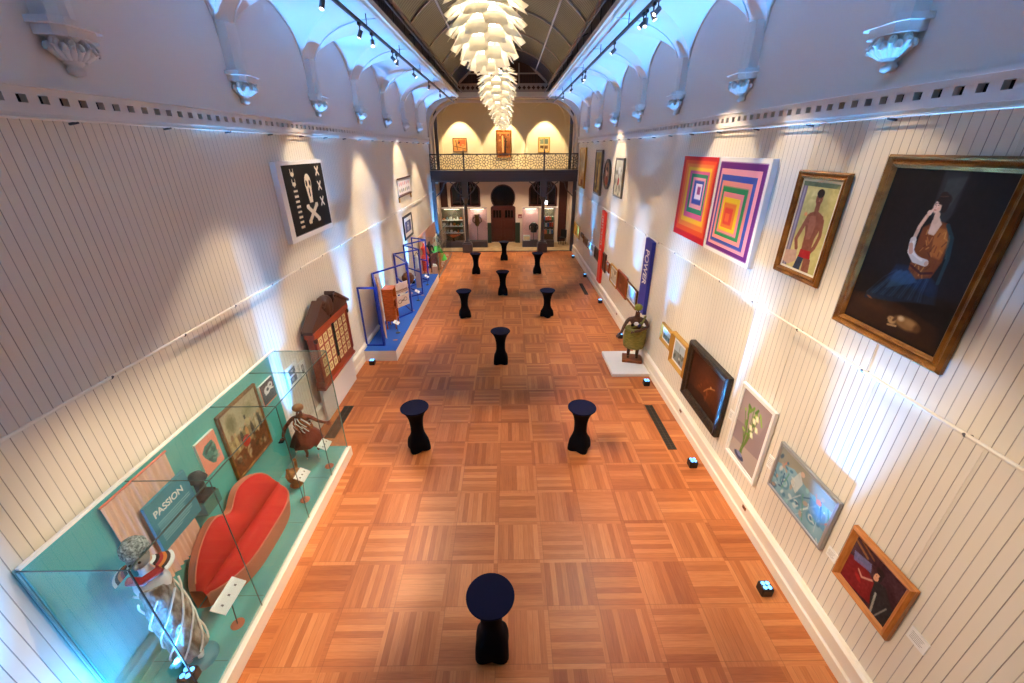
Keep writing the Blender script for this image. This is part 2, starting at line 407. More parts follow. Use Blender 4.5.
P_BIG = [(0, 0), (0, .06), (.03, .10), (.07, .07), (.10, .06), (.13, .085), (.16, .06), (.18, .035)]
P_MED = [(0, 0), (0, .05), (.03, .075), (.07, .05), (.09, .03)]
P_THIN = [(0, 0), (0, .04), (.03, .045), (.045, .03)]
def scl(p, k): return [(a*k, d*k) for a, d in p]

# ================================================================ THE SETTING
struct(MB().box(XL-.3, XR+.3, Y0, YB+.05, -.2, 0, M_FLOOR).build('floor'))
b = MB().box(XL-.3, XR+.3, YB+.05, YW+.4, -.2, .02, M_STONE)
b.box(XL, XR, YB-.02, YB+.12, 0, .035, mat('stone_edge', (92, 84, 78), .6)); struct(b.build('floor'))
for side, X, sx in (('left', XL, 1), ('right', XR, -1)):
    o = X-sx*.3
    x0, x1 = sorted((X, o))
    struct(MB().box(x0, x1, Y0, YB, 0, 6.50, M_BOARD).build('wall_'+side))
    struct(MB().box(x0, x1, Y0, YB, 6.50, 9.2, M_PLAS).build('wall_'+side))
    struct(MB().box(x0, x1, YB, YW+.2, 0, 9.2, M_FAC).build('wall_'+side))
    # skirting with mouldings
    pr = [(0, 0), (.085, 0), (.085, .17), (.07, .185), (.06, .20), (.06, .38), (.085, .40), (.085, .44), (.05, .47), (0, .48)]
    b = MB(); b.prism([(X+sx*a, z) for a, z in pr], Y0, YB, M_TRIM, 'xz')
    struct(b.build('baseboard_'+side))
    # cornice band with square openings
    b = MB()
    def bx(d0, d1, z0, z1, m, ya=Y0, yb=YB):
        a, c = sorted((X+sx*d0, X+sx*d1)); b.box(a, c, ya, yb, z0, z1, m)
    bx(0, .07, 6.54, 6.625, M_PLAS); bx(0, .075, 6.70, 6.765, M_PLAS); bx(0, .10, 6.765, 6.80, M_PLAS); bx(.0, .004, 6.62, 6.705, M_BLACK)  # black strip behind the openings paints in their deep shade
    bx(0, .05, 6.50, 6.54, M_PLAS)
    y = 3.97-.21*34+.105-.055
    while y < YB-.1:
        bx(.004, .07, 6.62, 6.705, M_PLAS, max(y, Y0), y+.115); y += .21
    struct(b.build('trim_1'))
    b = MB(); b.tube([(X+sx*.09, Y0, 6.49), (X+sx*.09, YB, 6.49)], .012, M_TRIM, 8)
    for k in range(20): b.tube([(X, 1.0+k*1.35, 6.46), (X+sx*.10, 1.0+k*1.35, 6.475)], .014, M_GREYM, 6)
    struct(b.build('trim_2'))
    b = MB(); b.tube([(X+sx*.07, Y0, 3.80), (X+sx*.07, YB, 3.80)], .019, M_TRIM, 8)
    for k in range(22): b.tube([(X, .6+k*1.2, 3.78), (X+sx*.075, .6+k*1.2, 3.785), (X+sx*.095, .6+k*1.2, 3.81)], .013, M_GREYM, 6)
    struct(b.build('trim_3'))
    # ---- vault: coves and lunettes between the pilasters
    D = abs((XC+(-2.70 if side == 'left' else 2.70))-X); zs, h = 7.9, 1.0; P = 3.15; y_c = 5.32; hw = P/2-.22
    b = MB(); NA = 12; NTT = 14
    for k in range(-2, 7):
        ym = y_c+P*(k+.5)
        if ym-P/2 > YB: break
        def cut(y): return min(y, YB-.02)
        rows = []
        for i in range(NA+1):
            a = PI/2*i/NA; s_ = 1-math.cos(a); rows.append((s_, zs+h*math.sin(a)))
        lun = []; lc = []; rc = []
        for s_, z in rows:
            L = []
            for j in range(NTT+1):
                # equal-angle spacing of the lunette arc
                ph0 = math.acos(max(-1, min(1, 1-s_))); ph = ph0+(PI-2*ph0)*j/NTT; v = math.cos(ph)
                L.append((X+sx*s_*D, cut(ym-v*hw), zs+h*math.sin(ph)))
            lun.append(L)
            lc.append([(X+sx*s_*D, cut(ym-P/2+(P/2-(1-s_)*hw)*t), z) for t in (0, .5, 1)])
            rc.append([(X+sx*s_*D, cut(ym+(1-s_)*hw+(P/2-(1-s_)*hw)*t), z) for t in (0, .5, 1)])
        for G in (lun, lc, rc):
            n = len(G[0]); vs = [p for r in G for p in r]
            b.add(vs, [(i*n+j, i*n+j+1, (i+1)*n+j+1, (i+1)*n+j) for i in range(len(G)-1) for j in range(n-1)], M_VAULT, True)
    struct(rename(b.build('ceiling', fix=False), 'ceiling'))
    # slender ribs at the middle of each fan and round the lunettes
    b = MB()
    for k in range(-1, 8):
        yk = y_c+P*k
        if yk > YB: break
        b.tube([(X+sx*(.16+(D-.16)*(1-math.cos(PI/2*i/14))), yk, zs+.02+h*math.sin(PI/2*i/14)-.03) for i in range(2, 15)], .016, M_VAULT, 5)
        if yk+P < YB+.5:
            ym = yk+P/2
            b.tube([(X+sx*.012, min(ym-math.cos(PI*i/24)*(hw+.01), YB-.02), zs+(h-.01)*math.sin(PI*i/24)) for i in range(25)], .02, M_PLAS, 5)
    struct(b.build('trim_4'))
    # pilasters
    for k in range(-1, 8):
        yk = y_c+P*k
        if yk > YB+.1: break
        b = MB(); b.prism([(X, yk-.21), (X+sx*.13, yk-.16), (X+sx*.16, yk-.05), (X+sx*.16, yk+.05), (X+sx*.13, yk+.16), (X, yk+.21)], 7.42, 8.10, M_PLAS, 'xy')
        struct(b.build('trim_5'))
        # carved corbel
        c = thing('carved_corbel', '', 'corbel', (X, yk, 6.93), -PI/2 if side == 'right' else PI/2, 'carved plaster corbels along the %s wall' % side)
        ds = ['nearest', 'second', 'third', 'fourth', 'fifth', 'sixth', 'seventh', 'eighth']
        c['label'] = ('carved white leafy corbel under an arch springing, %s from the camera along the %s wall' % (ds[max(0, k)], side)) if k >= 0 else ''
        if k < 0: bpy.data.objects.remove(c); continue
        # local frame: x along the wall, -y into the room
        MB().prism([(-.30, 0), (-.30, -.24), (-.2, -.31), (.2, -.31), (.30, -.24), (.30, 0)], .42, .48, M_PLAS, 'xy').prism([(-.26, 0), (-.26, -.2), (-.17, -.27), (.17, -.27), (.26, -.2), (.26, 0)], .33, .42, M_PLAS, 'xy').build('abacus', c)
        m = MB(); m.lathe([(.03, 0), (.075, .02), (.085, .06), (.06, .09), (.09, .11), (.10, .14), (.07, .16), (.12, .22), (.19, .32), (.21, .34)], (0, -.06, 0), M_PLAS, 12)
        m.v = [(x, min(y, 0), z) for x, y, z in m.v]; m.build('stem', c)
        m = MB(); r_ = random.Random(k)
        for q in range(11):
            a = PI*q/10; R = .20
            x, yy = math.cos(a)*R, -.06-math.sin(a)*R*.9
            zz = .23+.05*(q % 2)+r_.uniform(-.01, .01)
            m.ball((x, yy, zz), (.048, .042, .055), M_PLAS, 7, 5)
            m.tube([(x*.55, -.06+(yy+.06)*.55, .15), (x*.9, -.06+(yy+.06)*.9, .2), (x*1.22, -.06+(yy+.06)*1.22, zz+.01), (x*1.28, -.06+(yy+.06)*1.3, zz-.035)], [.03, .036, .03, .018], M_PLAS, 6)
        m.v = [(x, min(y, 0), z) for x, y, z in m.v]; m.build('leaf_carving', c)
# beam edge mouldings and the boarded barrel roof
R_, ZC = 3.44, 7.24
def arc(a): return ZC+math.sqrt(R_*R_-a*a)
for sg in (-1, 1):
    x = lambda a: XC+sg*a
    pr = [(2.72, 8.88), (2.68, 8.82), (2.62, 8.82), (2.60, 8.88), (2.54, 8.88), (2.52, 8.98), (2.62, 9.02), (2.76, 9.0)]
    b = MB().prism([(x(a), z) for a, z in pr], Y0, YB, M_TRIM, 'xz'); struct(b.build('trim_6'))
    b = MB(); b.box(min(x(2.60), x(2.66)), max(x(2.60), x(2.66)), Y0, YB, 8.98, 9.50, M_DKWOOD)
    for k in range(24): yy = Y0+.6+k*1.26; b.box(min(x(2.585), x(2.61)), max(x(2.585), x(2.61)), yy, yy+.07, 8.99, 9.48, M_DKWOOD)
    b.bar((x(2.57), Y0, 9.47), (x(2.57), YB, 9.47), .07, .07, M_RIB)
    struct(b.build('trim_7'))
NAR = 14
b = MB(); pts = []
for i in range(2*NAR+1):
    a = -2.66+5.32*i/(2*NAR); pts.append((XC+a, arc(a)))
vs = [(px, y, z) for y in (Y0, YB) for px, z in pts]; n = len(pts)
b.add(vs, [(i, i+1, n+i+1, n+i) for i in range(n-1)], M_DKWOOD, True)
vs = [(px, y, z+.12) for y in (Y0, YB) for px, z in pts]
b.add(vs, [(i, i+1, n+i+1, n+i) for i in range(n-1)], M_DKWOOD, True)
struct(b.build('ceiling', fix=False))
b = MB()
for k in range(-2, 16):
    yk = 5.32+1.575*k
    if yk > YB or yk < Y0: continue
    big = k % 2 == 0
    if not big: continue
    pp = [(XC+a, yk, arc(a)-.02) for a in [(-2.6+5.2*i/24) for i in range(25)]]
    for p_, q_ in zip(pp[:-1], pp[1:]): b.bar(p_, q_, .055, .045, M_RIB)
for a in (-1.83, -.6, .6, 1.83):
    b.bar((XC+a, Y0, arc(a)-.04), (XC+a, YB, arc(a)-.02), .05, .05, M_RIB)
struct(b.build('trim_8'))
for sg, nm in ((-1, 'left'), (1, 'right')):
    t = thing('ceiling_rail', 'thin metal conduit rail along the %s edge of the boarded roof' % nm, 'rail', (XC+sg*2.36, 12, 9.08))
    b = MB(); b.tube([(0, -14, 0), (0, 15.1, 0)], .022, M_GREYM, 8); b.build('pipe', t)
    for k in range(10): MB().bar((-sg*.02, -13+k*3.1, 0), (sg*.23, -13+k*3.1, .12), .03, .03, M_GREYM).build('bracket', t)
# far gable
def quarter(n=10): pass
b = MB()
xl, xr = XC-2.66, XC+2.66
b.box(xl-.3, xr+.3, YB-.05, YB+.2, 8.86, 9.10, M_TRIM)
b.box(xl, xr, YB-.02, YB+.1, 9.10, 9.17, M_RIB); b.box(xl, xr, YB-.02, YB+.1, 9.46, 9.52, M_RIB)
struct(b.build('trim_9'))
b = MB(); n = 20
for i in range(n):
    cx = xl+(i+.5)*5.32/n; s_ = 5.32/n/2
    ring = [(cx+math.cos(2*PI*k/16)*(.09+.018*math.cos(8*PI*k/16)), 9.315+math.sin(2*PI*k/16)*(.09+.018*math.cos(8*PI*k/16))) for k in range(16)]
    b.plate([(cx-s_, 9.17), (cx+s_, 9.17), (cx+s_, 9.46), (cx-s_, 9.46)], [ring], YB, YB+.05, M_RIB)
struct(b.build('trim_10'))
b = MB(); pp = [(XC-2.66, 8.9)]+[(px, z+.1) for px, z in pts]+[(XC+2.66, 8.9)]
b.prism(pp, YB+.2, YB+.26, boards('gable_boards', (84, 52, 36), (30, 18, 14), .16, axis=0, gw=.12), 'xz')
struct(b.build('wall_gable'))
b = MB()
for sg in (-1, 1):
    b.bar((XC+sg*2.5, YB+.05, 9.55), (XC+sg*1.1, YB+.05, 10.75), .1, .1, M_RIB)
    b.bar((XC+sg*.9, YB+.1, 9.52), (XC+sg*.9, YB+.1, 10.5), .05, .07, M_RIB)
b.bar((XC-2.2, YB+.05, 10.0), (XC+2.2, YB+.05, 10.0), .05, .06, M_RIB)
b.bar((XC, YB+.1, 9.52), (XC, YB+.1, 10.6), .05, .07, M_RIB)
struct(b.build('trim_11'))
# end arch over the balcony (broad rounded opening)
def opening(inset=0):
    L = XL+.10+inset; Rr = XR-.10-inset; t = 8.80-inset; o = [(L, 4.2), (L, 7.2)]
    for i in range(1, 12): a = PI/2*i/12; o.append((L+(1.75)*(1-math.cos(a)), 7.2+(t-7.2)*math.sin(a)))
    o.append((L+1.75, t)); o.append((Rr-1.75, t))
    for i in range(11, 0, -1): a = PI/2*i/12; o.append((Rr-(1.75)*(1-math.cos(a)), 7.2+(t-7.2)*math.sin(a)))
    return o+[(Rr, 7.2), (Rr, 4.2)]
outer = [(XL-.2, 4.2), (XL-.2, 9.1), (XR+.2, 9.1), (XR+.2, 4.2)]
b = MB(); op = opening(); b.prism([(XL-.2, 4.2), (XL-.2, 9.1), (XR+.2, 9.1), (XR+.2, 4.2)]+op[::-1], YB, YB+.35, M_FAC)
b2 = MB()
struct(b.build('wall_end_arch', fix=False))
bpy.data.objects.remove(bpy.data.objects['wall_end_arch'])
b = MB(); o2 = opening(.0); n = len(o2)
def outp(p):
    x_, z_ = p
    return (XL-.2 if x_ < XC else XR+.2, z_) if z_ <= 7.2 else p
# front face as strips between the opening curve and the enclosing rectangle
cx = XC
ow = []
for x_, z_ in o2:
    if z_ <= 7.2: ow.append((XL-.2 if x_ < cx else XR+.2, z_))
    else:
        f = (z_-7.2)/1.6
        lx = XL-.2 if x_ < cx else XR+.2
        ow.append((lx+(x_-lx)*max(0, (f-.6)/.4), 7.2+1.9*min(1, f/.6)))
vs = [(a, y, c) for y in (YB-.0, YB+.35) for a, c in o2]+[(a, y, c) for y in (YB-.0,) for a, c in ow]
fs = [(i, i+1, n+i+1, n+i) for i in range(n-1)]+[(i, i+1, 2*n+i+1, 2*n+i) for i in range(n-1)]
b.add(vs, fs, M_FAC); struct(b.build('wall_end_arch'))
# inner moulding and slim dark piers just inside the opening
b = MB(); q = opening(.12)
for p_, q_ in zip(q[:-1], q[1:]): b.bar((p_[0], YB+.42, p_[1]), (q_[0], YB+.42, q_[1]), .1, .12, M_FAC)
struct(b.build('trim_12'))
for x_ in (XL+.42, XR-.42):
    b = MB(); b.box(x_-.09, x_+.09, YB+.5, YB+.7, 5.0, 8.4, M_GREYM); struct(b.build('trim_13'))
    b = MB(); b.lathe([(.10, 0), (.13, .05), (.13, .3), (.10, .35), (.05, .4)], (x_, YB+.35, 5.75), M_MAHOG, 12)
# upper far wall with three blind arches
upw = mat('upper_wall', (214, 196, 158), .85)
b = MB().box(XL, XR, YW+.12, YW+.2, 4.9, 9.2, upw); struct(b.build('wall_far_upper'))
b = MB(); aw = 2.45
holes = []
for cx_ in (-3.03, XC, 2.55):
    hw2 = 1.12 if cx_ != XC else 1.5
    holes.append([(cx_-hw2, 5.3)]+[(cx_-hw2*math.cos(PI*i/20), 7.65+1.22*math.sin(PI*i/20)) for i in range(21)]+[(cx_+hw2, 5.3)])
holes[0] = [(-4.3, 5.05)]+[(-3.12-1.18*math.cos(PI*i/20), 7.65+1.25*math.sin(PI*i/20)) for i in range(21)]+[(-1.94, 5.05)]
holes[1] = [(-1.66, 5.05)]+[(-.22-1.44*math.cos(PI*i/20), 7.55+1.25*math.sin(PI*i/20)) for i in range(21)]+[(1.22, 5.05)]
holes[2] = [(1.42, 5.05)]+[(2.58-1.16*math.cos(PI*i/20), 7.65+1.25*math.sin(PI*i/20)) for i in range(21)]+[(3.74, 5.05)]
b.plate([(XL, 4.95), (XR, 4.95), (XR, 9.2), (XL, 9.2)], holes, YW, YW+.12, upw); struct(b.build('wall_far_upper'))
# ceiling of the rear bay and balcony slab
struct(MB().box(XL, XR, YB+.26, YW+.2, 9.1, 9.2, M_FAC).build('ceiling'))
struct(MB().box(XL, XR, YB, YW+.1, 4.42, 4.95, mat('slab', (196, 184, 168), .8)).build('ceiling_gallery'))
# gallery front: fascia mouldings
b = MB(); b.box(XL, XR, YB-.14, YB, 4.40, 4.72, M_GREYM); b.box(XL, XR, YB-.2, YB, 4.72, 4.80, M_GREYM); b.box(XL, XR, YB-.17, YB, 4.80, 4.92, M_GREYM)
b.box(XL, XR, YB-.24, YB, 4.92, 4.99, M_GREYM); b.box(XL, XR, YB-.18, YB, 4.34, 4.42, M_GREYM)
struct(b.build('trim_14'))
# pierced balustrade with eight-pointed star fretwork
t = thing('gallery_balustrade', 'dark iron balustrade of star-pattern fretwork across the far gallery', 'balustrade', (XC, YB-.08, 4.99))
MB().box(XL-XC+.02, XR-XC-.02, -.05, .05, .86, .93, M_GREYM).build('handrail', t)
MB().box(XL-XC+.02, XR-XC-.02, -.03, .03, .03, .08, M_GREYM).build('bottom_rail', t)
xs_ = [XL-XC+.02, -2.44, 2.44, XR-XC-.02]
for a, c in zip(xs_[:-1], xs_[1:]):
    n = max(1, round((c-a)/.80)); w_ = (c-a)/n; b = MB(); zc = .47; hz = .39
    for i in range(n):
        cx_ = a+(i+.5)*w_
        for k in range(8):
            th = PI/4*k; th2 = th+PI/8
            sx_, sz_ = w_/2*.98, hz*.98
            def E_(r, an):
                # square-ish star cell
                q = max(abs(math.cos(an)), abs(math.sin(an))); return (cx_+sx_*r*math.cos(an)/q**(1 if r > .8 else 0), 0, zc+sz_*r*math.sin(an)/q**(1 if r > .8 else 0))
            b.bar(E_(.24, th-PI/8), E_(.24, th+PI/8), .03, .032, M_GREYM, (0, 1, 0))
            b.bar(E_(.24, th+PI/8), E_(.60, th+PI/8), .03, .032, M_GREYM, (0, 1, 0))
            b.bar(E_(.60, th-PI/8), E_(.74, th), .03, .032, M_GREYM, (0, 1, 0)); b.bar(E_(.60, th+PI/8), E_(.74, th), .03, .032, M_GREYM, (0, 1, 0))
            b.bar(E_(.60, th+PI/8), E_(1.0, th+PI/8), .03, .032, M_GREYM, (0, 1, 0))
            b.bar(E_(.74, th), E_(1.0, th), .03, .032, M_GREYM, (0, 1, 0))
        b.box(a+i*w_-.012, a+i*w_+.012, -.015, .015, .05, .88, M_GREYM)
    b.build('fretwork_panel', t)
for x_ in (-2.44, 2.44):
    b = MB(); b.box(x_-.05, x_+.05, -.07, .05, -.02, .98, M_GREYM); b.lathe([(.05, 0), (.03, .03), (.045, .08), (.02, .13), (.01, .22)], (x_, -.01, .98), M_GREYM, 10); b.build('newel_post', t)
# iron columns carrying the gallery, with curved brackets
for i, x_ in enumerate((-2.70, 2.20)):
    t = thing('iron_column', '', 'column', (x_, YB-.02, 0.0), 0)
    t['label'] = 'grey iron column on a square plinth under the gallery, %s of the arched door' % ('left' if i == 0 else 'right')
    MB().box(-.32, .32, -.26, .26, 0, .55, M_GREYM, bev=.02).box(-.26, .26, -.22, .22, .55, .66, M_GREYM, bev=.02).build('plinth', t)
    MB().lathe([(.16, .66), (.16, .72), (.11, .76), (.115, .9), (.105, 2.95), (.12, 2.98), (.12, 3.02), (.10, 3.05)], (0, 0, 0), M_GREYM, 16).build('shaft', t)
    MB().lathe([(.10, 3.05), (.13, 3.2), (.22, 3.38), (.23, 3.45), (.19, 3.47)], (0, 0, 0), M_GREYM, 12).box(-.19, .19, -.16, .16, 3.47, 4.34, M_GREYM).build('capital', t)
    for sg in (-1, 1):
        b = MB(); pp = [(sg*(.19+.02), 0, 3.55), (sg*.30, 0, 3.62), (sg*.48, 0, 3.78), (sg*.62, 0, 3.98), (sg*.70, 0, 4.2), (sg*.90, 0, 4.32)]
        for p_, q_ in zip(pp[:-1], pp[1:]): b.bar(p_, q_, .06, .06, M_GREYM, (0, 1, 0))
        b.tube([(sg*(.33+.07*math.cos(k*PI/6)), 0, 4.05+.07*math.sin(k*PI/6)) for k in range(13)], .014, M_GREYM, 5)
        b.bar((sg*.19, 0, 4.05), (sg*.30, 0, 4.05), .03, .03, M_GREYM); b.bar((sg*.58, 0, 3.92), (sg*.42, 0, 4.32), .04, .04, M_GREYM)
        b.build('curved_bracket', t)
for i, (X, sg) in enumerate(((XL, 1), (XR, -1))):
    t = thing('wall_bracket', 'grey iron bracket under the gallery against the %s wall' % ('left' if i == 0 else 'right'), 'bracket', (X+sg*.13, YB-.05, 0.03))
    MB().box(-.1, .1, -.1, .1, 0, 4.31, M_GREYM).build('post', t)
    b = MB(); pp = [(sg*.10, 0, 3.45), (sg*.22, 0, 3.56), (sg*.42, 0, 3.74), (sg*.55, 0, 3.96), (sg*.62, 0, 4.2), (sg*.80, 0, 4.30)]
    for p_, q_ in zip(pp[:-1], pp[1:]): b.bar(p_, q_, .06, .06, M_GREYM, (0, 1, 0))
    b.build('curved_bracket', t)
# lower far wall with a horseshoe door, two arched windows and flanking openings
def harch(cx_, r, zc, zb, wd, gap=-.62, n=24):
    """horseshoe outline from the left foot round to the right foot"""
    a0 = math.asin(gap); o = [(cx_-wd, zb), (cx_-wd, zc+r*math.sin(a0)-.12), (cx_-wd+.1, zc+r*math.sin(a0)-.02)]
    for i in range(n+1):
        a = PI-a0-(PI-2*a0)*i/n; o.append((cx_+r*math.cos(a), zc+r*math.sin(a)))
    return o+[(cx_+wd-.1, zc+r*math.sin(a0)-.02), (cx_+wd, zc+r*math.sin(a0)-.12), (cx_+wd, zb)]
def warch(x0, x1, zb, zsp, ztop, n=14):
    cx_ = (x0+x1)/2; w_ = (x1-x0)/2; o = [(x0, zb)]
    for i in range(n+1):
        t_ = i/n; a = PI*(1-t_); px = cx_+w_*math.cos(a); k = abs(math.sin(a)); pz = zsp+(ztop-zsp)*(.75*k+.25*max(0, 1-abs(math.cos(a)))); o.append((px, pz))
    return o+[(x1, zb)]
DX, DR, DZ = -.37, .87, 3.10
H1 = harch(DX, DR, DZ, .03, .88); H2 = warch(-4.02, -1.95, 2.5, 3.6, 4.32); H3 = warch(1.42, 3.40, 2.5, 3.6, 4.32)
H4 = [(-4.72, .03), (-4.72, 4.35), (-4.22, 4.35), (-4.22, .03)]; H5 = [(3.52, .03), (3.52, 4.35), (4.12, 4.35), (4.12, .03)]
b = MB(); b.plate([(XL-.05, .021), (XR+.05, .021), (XR+.05, 4.42), (XL-.05, 4.42)], [H1, H2, H3, H4, H5], YW, YW+.25, M_FAC); struct(b.build('wall_far'))
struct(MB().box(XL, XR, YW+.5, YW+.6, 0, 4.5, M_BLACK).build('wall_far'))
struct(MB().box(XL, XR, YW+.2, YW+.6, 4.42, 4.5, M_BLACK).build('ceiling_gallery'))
b = MB(); q = [(DX+1.12*math.cos(PI*i/20-.0), 3.05+1.2*math.sin(PI*i/20)) for i in range(-4, 25)]
for p_, q_ in zip(q[:-1], q[1:]): b.bar((p_[0], YW-.03, p_[1]), (q_[0], YW-.03, q_[1]), .08, .07, M_FAC, (0, 1, 0))
struct(b.build('trim_15'))
# door leaves with glazed fanlight
b = MB(); b.box(DX-.86, DX+.86, YW+.1, YW+.18, .03, 2.45, M_MAHOG); b.box(DX-.84, DX+.84, YW+.12, YW+.16, 2.45, 3.98, M_DARKGL)
b.box(DX-.86, DX+.86, YW+.05, YW+.2, 2.40, 2.55, M_MAHOG)
for x_ in (-.86, -.05, .76): b.box(DX+x_, DX+x_+.1, YW+.05, YW+.1, .03, 2.4, M_MAHOG)
for x0_ in (-.72, .12):
    b.box(DX+x0_, DX+x0_+.60, YW+.07, YW+.1, .25, .9, M_MAHOG2, bev=.015)
    for k in range(3): b.box(DX+x0_+k*.2+.02, DX+x0_+k*.2+.18, YW+.085, YW+.098, 1.75, 2.25, M_DARKGL)
    b.box(DX+x0_, DX+x0_+.60, YW+.07, YW+.1, 1.0, 1.6, M_MAHOG2, bev=.015)
b.tube([(DX+(DR-.05)*math.cos(a), YW+.1, DZ+(DR-.05)*math.sin(a)) for a in [(-.65+(PI+1.3)*i/24) for i in range(25)]], .04, M_MAHOG, 6)
struct(b.build('door_1'))
for i, (x0_, x1_) in enumerate(((-4.02, -1.95), (1.42, 3.40))):
    b = MB(); b.box(x0_-.02, x1_+.02, YW+.16, YW+.2, 2.48, 4.34, M_DARKGL)
    q = warch(x0_+.06, x1_-.06, 2.54, 3.6, 4.26)
    for p_, q_ in zip(q[:-1], q[1:]): b.bar((p_[0], YW+.1, p_[1]), (q_[0], YW+.1, q_[1]), .13, .13, M_MAHOG, (0, 1, 0))
    b.box(x0_, x1_, YW+.05, YW+.16, 2.5, 2.6, M_MAHOG); cx_ = (x0_+x1_)/2
    for k in (-.35, .35): b.box(cx_+k-.03, cx_+k+.03, YW+.08, YW+.14, 2.55, 4.2, M_MAHOG)
    b.box(x0_-.08, x1_+.08, YW-.08, YW+.02, 2.40, 2.50, M_CARD)
    struct(b.build('window_%d' % (i+1)))
b = MB(); b.box(-4.72, -4.22, YW+.12, YW+.2, .03, 4.35, M_MAHOG); struct(b.build('door_2'))
b = MB(); b.box(3.52, 4.12, YW+.12, YW+.2, .03, 4.35, M_MAHOG); b.box(3.6, 4.04, YW+.08, YW+.12, .3, 1.9, M_MAHOG2, bev=.02); b.box(3.6, 4.04, YW+.08, YW+.12, 2.1, 4.1, M_MAHOG2, bev=.02); struct(b.build('door_3'))
struct(MB().box(XL-.3, XR+.3, Y0-.2, Y0, 0, 4.6, M_PLAS).build('wall_rear'))

# ================================================================ LAMPS
# cube uplights on the floor, four blue diodes each
def uplight_proto():
    t = thing('floor_uplight', '', 'uplight')
    MB().box(-.085, .085, -.085, .085, 0.004, .16, mat('black_plastic', (14, 15, 20), .4), bev=.018).build('housing', t)
    b = MB()
    for a in (-1, 1):
        for c in (-1, 1): b.lathe([(.03, .1605), (.03, .168), (.022, .171)], (a*.034, c*.034, 0), M_LENSB, 10)
    b.build('diode_lens', t)
    return t
up0 = None
UPR = [(4.00, 25.21), (4.03, 21.09), (4.01, 17.05), (3.98, 13.36), (3.93, 10.12), (3.90, 6.79), (3.88, 4.02)]
ordn = ['farthest', 'sixth nearest', 'fifth nearest', 'fourth nearest', 'third nearest', 'second nearest', 'nearest']
UPL = [(-4.36, 2.12, .0, 'small cube uplight on the floor at the near end of the glass case'),
       (-4.36, 11.52, .0, 'small black cube uplight on the parquet at the end of the blue platform'),
       (-3.98, 2.84, .255, 'glowing blue cube uplight inside the glass case at the foot of the mannequin'),
       (-4.52, 7.42, .0, 'small cube uplight on the floor between the glass case and the red-brown cabinet'),
       (-4.58, 14.9, .372, 'small cube uplight on the blue platform behind the folding screens, nearer one'),
       (-4.58, 19.0, .372, 'small cube uplight on the blue platform behind the folding screens, farther one'),
       (-4.55, 22.6, .12, 'small cube uplight in the far display case beside the green skirt'),
       (-4.50, 26.75, .0, 'small cube uplight on the floor beside the left wall under the gallery edge')]
for i, (x_, y_) in enumerate(UPR):
    if up0 is None: up0 = uplight_proto(); t = up0
    else: t = dup(up0)
    t.location = (x_, y_, 0); t['label'] = 'small black cube uplight on the floor along the right wall, %s to the camera' % ordn[i]; t['group'] = 'cube uplights along the right wall'
for x_, y_, z_, l in UPL:
    t = dup(up0); t.location = (x_, y_, z_); t['label'] = l; t['group'] = 'cube uplights along the left wall'
ups = [o for o in list(COL.objects) if o.name.startswith('floor_uplight')]
for t in ups:
    sx = 1 if t.location.x > 0 else -1
    k = {0: 1}.get(0)
    k = .10 if abs(t.location.y-2.84) < .01 else 1
    light('blue_beam', 'SPOT', P_BLUE*k, BLUE, t, (0, 0, .19), (-sx*.50, 0, 9), 35, .85, .03)
    light('blue_core', 'SPOT', P_BLUE*.22*k, (.12, .42, 1.0), t, (0, 0, .19), (sx*.05, 0, 9), 15, .6, .03)
    if abs(t.location.y-2.12) < .01: light('blue_spill', 'SPOT', 380, BLUE, t, (0, 0, .19), (-.25, .1, 1.5), 130, .8, .03)
# track spotlights
# (track y, target, power factor, cone); nearest heads are unseen, added to light the near end
LEFT = [(1.6, (XR, 3.0, .9), .9, 40), (3.4, (XR, 4.6, 1.2), 1.0, 40), (5.2, (XR, 6.6, 1.4), 1.3, 44), (6.9, (XR, 8.6, 1.3), 1.3, 44), (8.51, (-4.1, 5.2, .3), 1.1, 40), (10.44, (XL, 10.2, 4.6), .4, 44),
        (11.29, (-1.9, 6.2, 0), .9, 44), (13.12, (XR, 11.5, 1.3), 1.2, 44), (13.57, (XL, 15.0, 1.2), 1.0, 50), (15.83, (XR, 15.2, 1.5), 1.2, 44), (18.63, (XL, 19.9, 3.4), 1.0, 50), (21.53, (-4.1, 23.6, .8), 1.6, 50)]
RIGHT = [(1.8, (XL, 3.4, .8), 1.0, 30), (3.6, (-4.1, 4.6, .8), 1.7, 36), (4.4, (-.3, 5.0, 0), .35, 44), (6.0, (XR, 4.3, 4.4), .30, 38), (8.0, (XR, 5.9, 4.6), .38, 38), (8.96, (-4.2, 7.2, .8), 1.2, 34), (9.22, (XR, 8.4, 4.8), .45, 48),
         (9.66, (1.3, 6.6, 0), .9, 44), (9.84, (XL, 9.8, 1.4), 1.2, 34), (12.25, (XL, 13.6, 1.4), 1.3, 36), (16.44, (.4, 14.5, 0), 1.0, 50), (17.04, (XR, 17.0, 4.4), .7, 50), (19.79, (XL, 19.0, 1.6), 1.3, 40), (22.53, (.2, 22.5, 0), 1.2, 54)]
HL = [(-3.04, a[0]) for a in LEFT]; TG_L = LEFT
HR = [(2.655, a[0]) for a in RIGHT]; TG_R = RIGHT
